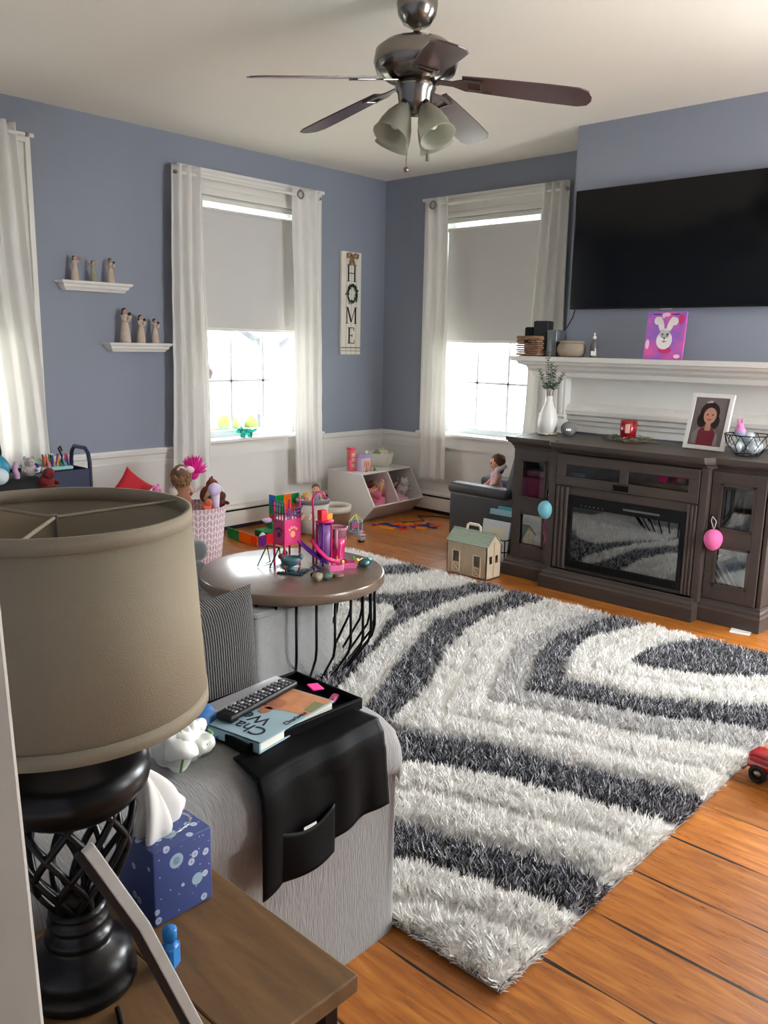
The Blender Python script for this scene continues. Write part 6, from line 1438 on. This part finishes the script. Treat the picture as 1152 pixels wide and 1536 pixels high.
base = [(-.03, -.16), (.02, -.185), (.05, -.165), (.095, -.20), (.13, -.155), (.105, -.13), (.12, -.09), (.05, -.10), (0, -.12)]
G().prism(base, (0.02, 0, 0), 'z', .006).build('base_tray', PKT, ps)
g = G(); nb = len(base)
for k in range(nb):
    a = Vector((*base[k], 0)) + Vector((.02, 0, 0)); b = Vector((*base[(k + 1) % nb], 0)) + Vector((.02, 0, 0)); d = b - a; g.box(((a.x + b.x) / 2, (a.y + b.y) / 2, .014), (d.length, .003, .026), (0, 0, math.atan2(d.y, d.x)))
g.build('tray_wall', M('pink_plastic', (220, 110, 160), .35), ps)
for k, (x, y, c, lb) in enumerate(((2.53, 2.60, (236, 180, 110), 'tan puppy figure sitting at the foot of the magenta slide'), (2.60, 2.575, (240, 200, 90), 'tiny yellow animal figure standing in the pink tray'))):
    r = T('toy_figurine', lb, 'figurine', (x, y, TZ + .007), 0); G().ell((0, 0, .012), (.009, .011, .012)).build('body', mt(c), r); G().ell((0, -.006, .029), (.009, .009, .009)).build('head', mt(c), r)
g2 = tt('triangle_frame', 'dark green plastic triangular swing frame left of the pink tower', 'toy', 2.345, 2.83, .2)
for q in (0, .07): G().tube([(-.05, q, .004), (.04, q, .004), (.02, q, .085)], .004, 6, closed=True).build('side_frame', M('dark_green_plastic', (30, 84, 66), .4), g2)
G().cyl((.02, 0, .085), (.02, .07, .085), .004, seg=6).build('crossbar', MC['dark_green_plastic'], g2)
r = tt('toy_figurine', 'lime green toy animal under the pink tower', 'figurine', 2.43, 2.88); G().ell((0, 0, .018), (.016, .02, .018)).build('body', mt((170, 210, 60)), r); G().ell((0, -.01, .043), (.013, .013, .013)).build('head', mt((180, 216, 80)), r)
cu = tt('sippy_cup', 'pink sippy cup with grey collar and side handle on the coffee table', 'cup', 2.662, 2.765, 0)
def two(name, c): return M(name, c, .15, trans=.45, var=.02, coat=.3)
G().lathe([(0, 0), (.034, 0), (.036, .004), (.035, .03), (.038, .06), (.043, .10), (0, .10)], seg=36).build('pink_drink_body', two('clear_pink_tumbler', (240, 50, 130)), cu)
G().lathe([(.043, .10), (.045, .135), (.049, .138), (.050, .150), (.046, .151), (.041, .135), (.038, .10)], seg=36, closed=True).build('collar', two('smoky_pink_collar', (206, 140, 160)), cu); G().lathe([(0, .138), (.041, .138), (.041, .142), (0, .143)], seg=30).build('lid_disc', two('dark_pink_lid', (170, 60, 90)), cu)
G().tube([(-.036, -.030, .145), (-.048, -.042, .13), (-.046, -.040, .09), (-.036, -.030, .055)], .008, 8, flat=.6).build('handle', mt((190, 130, 150)), cu)
for x, y, c, nm in ((2.567, 2.669, (236, 110, 60), 'orange'), (2.625, 2.62, (90, 160, 60), 'green')):
    r = tt('toy_cone', 'small %s toy cone on the coffee table near the cup' % nm, 'toy cone', x, y, .3, 'toy cones'); G().lathe([(0, 0), (.014, .002), (.003, .042), (0, .044)], seg=18).build('cone', mt(c), r); G().rbox((0, 0, .0015), (.034, .034, .003), b=.001, n=1).build('base', mt(c), r)
eg = tt('toy_helmet', 'dark teal glossy oval toy near the right edge of the coffee table', 'toy', 2.638, 2.555, .3); G().ell((0, 0, .022), (.042, .03, .022), lump=.15, ls=30).build('shell', M('dark_teal_plastic', (28, 84, 84), .2, var=.1, coat=.5), eg); G().ell((.01, -.012, .035), (.018, .012, .008)).build('grey_cap', mt((130, 170, 170)), eg)
gf = tt('lying_figure', 'olive and brown toy animal lying at the front of the coffee table', 'toy', 2.345, 2.515, .3)
G().ell((-.02, .02, .020), (.028, .022, .020), lump=.2, ls=40).build('head', mt((130, 120, 96)), gf); G().ell((.02, -.005, .018), (.034, .022, .018), lump=.15, ls=40).build('body', mt((60, 84, 66)), gf)
for q in (-1, 1): G().tube([(.04, -.01 + q * .012, .014), (.062, -.02 + q * .018, .010), (.08, -.03 + q * .02, .010)], [.009, .008, .006], 8).build('leg', mt((96, 70, 50)), gf)
sf = tt('dark_toy_bike', 'small dark toy with lilac parts lying beside the square plate', 'toy', 2.425, 2.655, .5); random.seed(3); g = G()
for k in range(9): g.tube([(random.uniform(-.03, .03), random.uniform(-.02, .02), .005 + random.uniform(0, .02)), (random.uniform(-.03, .03), random.uniform(-.02, .02), .005 + random.uniform(0, .03))], .003, 5)
g.build('frame', mt((40, 26, 44)), sf); G().cyl((.0, .0, .012), (.004, .008, .012), .011, seg=14).build('wheel', mt((110, 90, 140)), sf)
r = tt('black_toy', 'small flat black toy part before the pink playset', 'toy', 2.375, 2.60, .2); G().rbox((0, 0, .008), (.05, .028, .016), b=.006).build('body', BLACK, r)
# ================================================================ CART AND THE PILE AT THE LEFT
NVY = M('navy_steel', (38, 46, 74), .45, var=.03)
kt = T('utility_cart', 'navy metal utility cart with tube handle below the far left curtain', 'cart', (2.18, 4.99, 0))
for z0, z1 in ((.525, .665), (.06, .16)):
    g = G(); X0_, X1_, Y0_, Y1_ = 1.82, 2.52, 4.85, 5.13
    g.bb(X0_, X1_, Y0_, Y0_ + .006, z0, z1); g.bb(X0_, X1_, Y1_ - .006, Y1_, z0, z1); g.bb(X0_, X0_ + .006, Y0_, Y1_, z0, z1); g.bb(X1_ - .006, X1_, Y0_, Y1_, z0, z1); g.bb(X0_, X1_, Y0_, Y1_, z0, z0 + .006); g.build('tray', NVY, kt, bev=.002, wc=True)
for x in (1.81, 2.535):
    G().tube([(x, 4.87, .03), (x, 4.87, .70), (x, 4.885, .755), (x, 4.92, .785), (x, 5.06, .785), (x, 5.095, .755), (x, 5.11, .70), (x, 5.11, .03)], .013, 10).build('handle_frame', NVY, kt, wc=True)
    for y in (4.87, 5.11): G().cyl((x - .012, y, .02), (x + .012, y, .02), .02, seg=12).build('caster', BLACK, kt, wc=True)
mc_ = T('marker_tray', 'pale teal tray of crayons and markers on the navy cart', 'tray', (2.33, 4.93, .666)); G().rbox((0, 0, .012), (.20, .12, .022), b=.01).build('tray', mt((150, 200, 196)), mc_)
random.seed(9); MK = [((214, 60, 50), 'red'), ((240, 150, 40), 'orange'), ((60, 90, 170), 'blue'), ((230, 120, 150), 'pink'), ((60, 140, 90), 'green'), ((40, 40, 46), 'black'), ((110, 60, 140), 'purple'), ((90, 170, 190), 'light blue')]
for k in range(20):
    c, nm = MK[k % 8]; x = 2.26 + .0085 * k; y = 4.90 + .02 * (k % 3); r = T('marker', '%s marker standing among others in the teal tray on the cart' % nm, 'marker', (x, y, .690), 0, '%s markers in the teal tray' % nm); a = random.uniform(-.3, .3); b = random.uniform(-.3, .3)
    g = G(); g.x = Matrix.Rotation(a, 4, 'X') @ Matrix.Rotation(b, 4, 'Y'); g.cyl((0, 0, 0), (0, 0, .055), .006, seg=8); g.build('barrel', mt(c), r); g = G(); g.x = Matrix.Rotation(a, 4, 'X') @ Matrix.Rotation(b, 4, 'Y'); g.cyl((0, 0, .055), (0, 0, .075), .0065, .004, seg=8); g.build('cap', mt(MK[(k * 3) % 8][0]), r)
tag(G().lathe([(0, 0), (.045, 0), (.052, .03), (.048, .03), (.042, .005), (0, .004)], (2.19, 4.92, .666), 24).build('white_dish', WHITE), 'white dish at the left of the crayon tray on the cart', 'dish')
for k, (dx, dy, c, nm) in enumerate(((0, 0, (206, 40, 50), 'red'), (.03, .02, (60, 60, 150), 'blue'), (-.03, .01, (230, 110, 50), 'orange'))): tag(G().ell((2.19 + dx, 4.92 + dy, .695), (.024, .022, .02), lump=.2, ls=40).build('pompom', mt(c, rough=.95)), nm + ' toy ball in the white dish on the cart', 'toy', 'balls in the white dish')
tag(G().tube([(2.41, 4.96, .69), (2.405, 4.97, .74), (2.39, 4.98, .79)], .006, 6).tube([(2.405, 4.96, .69), (2.43, 4.97, .72), (2.45, 4.98, .68)], .006, 6).tube([(2.39, 4.98, .79), (2.405, 4.985, .80), (2.415, 4.985, .77)], .005, 6).build('black_clip_toy', BLACK), 'black spindly clip beside the markers on the cart', 'clip')
tag(G().ell((2.24, 4.99, .70), (.09, .05, .035), seg=20, rings=10).build('green_cap', mt((150, 190, 170))), 'pale green lid behind the white dish on the cart', 'lid')
bx2 = T('black_toy_bag', 'black bag full of toys in front of the navy cart', 'bag', (1.93, 4.60, 0)); G().rbox((1.87, 4.60, .355), (.40, .30, .71), b=.06, n=4).build('bag_body', mt((22, 22, 26), rough=.8), bx2, wc=True)
def P6(px_x, z): return px_x
kk = plush('grey plush kitten sitting on top of the black toy bag', (1.995, 4.52, .705), (170, 164, 160), .078, None, rz=-.2)
plush('dark red plush toy slumped over the right edge of the black toy bag', (2.06, 4.46, .625), (120, 36, 36), .095, None, ears=False, rz=.3)
plush('brown plush toy hanging low beside the black toy bag', (2.10, 4.50, .53), (84, 58, 54), .09, None, ears=False, rz=.6)
tag(G().ell((1.80, 4.50, .78), (.085, .06, .07), (0, .5, 0), seg=24).build('teal_toy_fish', mt((30, 130, 160), rough=.3)), 'shiny teal toy at the left edge on the black toy bag', 'toy')
tag(G().ell((1.80, 4.44, .735), (.05, .04, .045), seg=20).build('white_toy_face', mt((200, 210, 214), rough=.5)), 'white and grey toy below the teal toy at the left edge', 'toy')
tag(G().tube([(1.915 + .006 * math.sin(i * 1.0), 4.50, .70 + .012 * i) for i in range(9)], .016, 8).build('twisted_horn', mt((200, 160, 190))), 'pink and purple striped twisted toy next to the grey kitten', 'toy')
tag(G().grid(lambda u, v: (1.72 + .16 * u, 4.62 - .05 * v, .72 + .24 * v * (1 - .75 * u)), 10, 10).build('white_net_bag', mt((214, 208, 200)), solid=.004), 'white cloth flap standing at the left edge above the toys', 'cloth')
tag(G().tube([(1.83 + .06 * math.cos(t * .42), 4.62, .84 + .10 * math.sin(t * .42)) for t in range(-2, 8)], .006, 6).build('black_hoop', BLACK), 'thin black hoop curving above the teal toy', 'hoop')
# sill toy and red truck
dn = T('toy_triceratops', 'translucent teal toy dinosaur standing on the left window sill', 'toy dinosaur', (4.08, 5.285, .7195), 0); TD = M('clear_teal_plastic', (40, 190, 170), .2, trans=.4, var=.03)
G().ell((0, 0, .045), (.065, .028, .03)).ell((.075, 0, .05), (.03, .012, .012), (0, -.3, 0)).build('body', TD, dn); G().ell((-.07, 0, .055), (.028, .022, .022)).ell((-.055, 0, .068), (.010, .030, .026)).build('head', TD, dn)
for a in (-.035, .035):
    for b in (-.016, .016): G().cyl((a, b, 0), (a, b, .04), .010, .012, seg=10).build('leg', TD, dn)
for q in (-1, 1): G().cyl((-.08, q * .012, .07), (-.10, q * .014, .088), .004, .001, seg=6).build('horn', TD, dn)
tr = T('toy_pickup', 'red toy pickup truck at the right edge beside the rug', 'toy truck', (2.865, .755, 0), -.12); RP = M('glossy_red_paint', (150, 14, 22), .15, var=.02, coat=.8)
g = G(); g.rbox((0, 0, .062), (.115, .25, .045), b=.018, n=4); g.rbox((0, .085, .075), (.085, .09, .04), b=.018, n=4); g.rbox((0, -.005, .105), (.098, .085, .055), b=.02, n=4); g.build('body', RP, tr)
for a in (-.052, .052):
    for b in (-.078, .08):
        G().lathe([(.0, .045), (.034, .045), (.04, .03), (.04, 0), (.034, -.004)], (a, b, .03), 24, r=(0, PI / 2 * (1 if a > 0 else -1), 0), sx=1, sy=1).build('fender', RP, tr) if False else None
        w_ = G().lathe([(.018, -.011), (.028, -.011), (.031, -.006), (.031, .006), (.028, .011), (.018, .011)], (a, b, .031), 24, r=(0, PI / 2, 0), closed=True).build('wheel', M('rubber', (22, 22, 22), .7), tr); G().lathe([(0, -.009), (.018, -.008), (.018, .008), (0, .009)], (a, b, .031), 18, r=(0, PI / 2, 0)).build('hubcap', NICK, w_)
G().rbox((0, .132, .036), (.125, .012, .014), b=.005).build('bumper', NICK, tr); G().rbox((0, .126, .066), (.05, .008, .03), b=.003).build('grille', NICK, tr)
for q in (-1, 1): G().ell((q * .042, .125, .068), (.011, .008, .011)).build('headlight', mt((236, 230, 214), rough=.2), tr)
G().bb(-.050, -.0485, -.04, .03, .105, .125).build('side_window', M('dark_toy_glass', (60, 56, 60), .1), tr); G().bb(-.04, .04, .034, .037, .105, .125).build('windscreen', MC['dark_toy_glass'], tr)
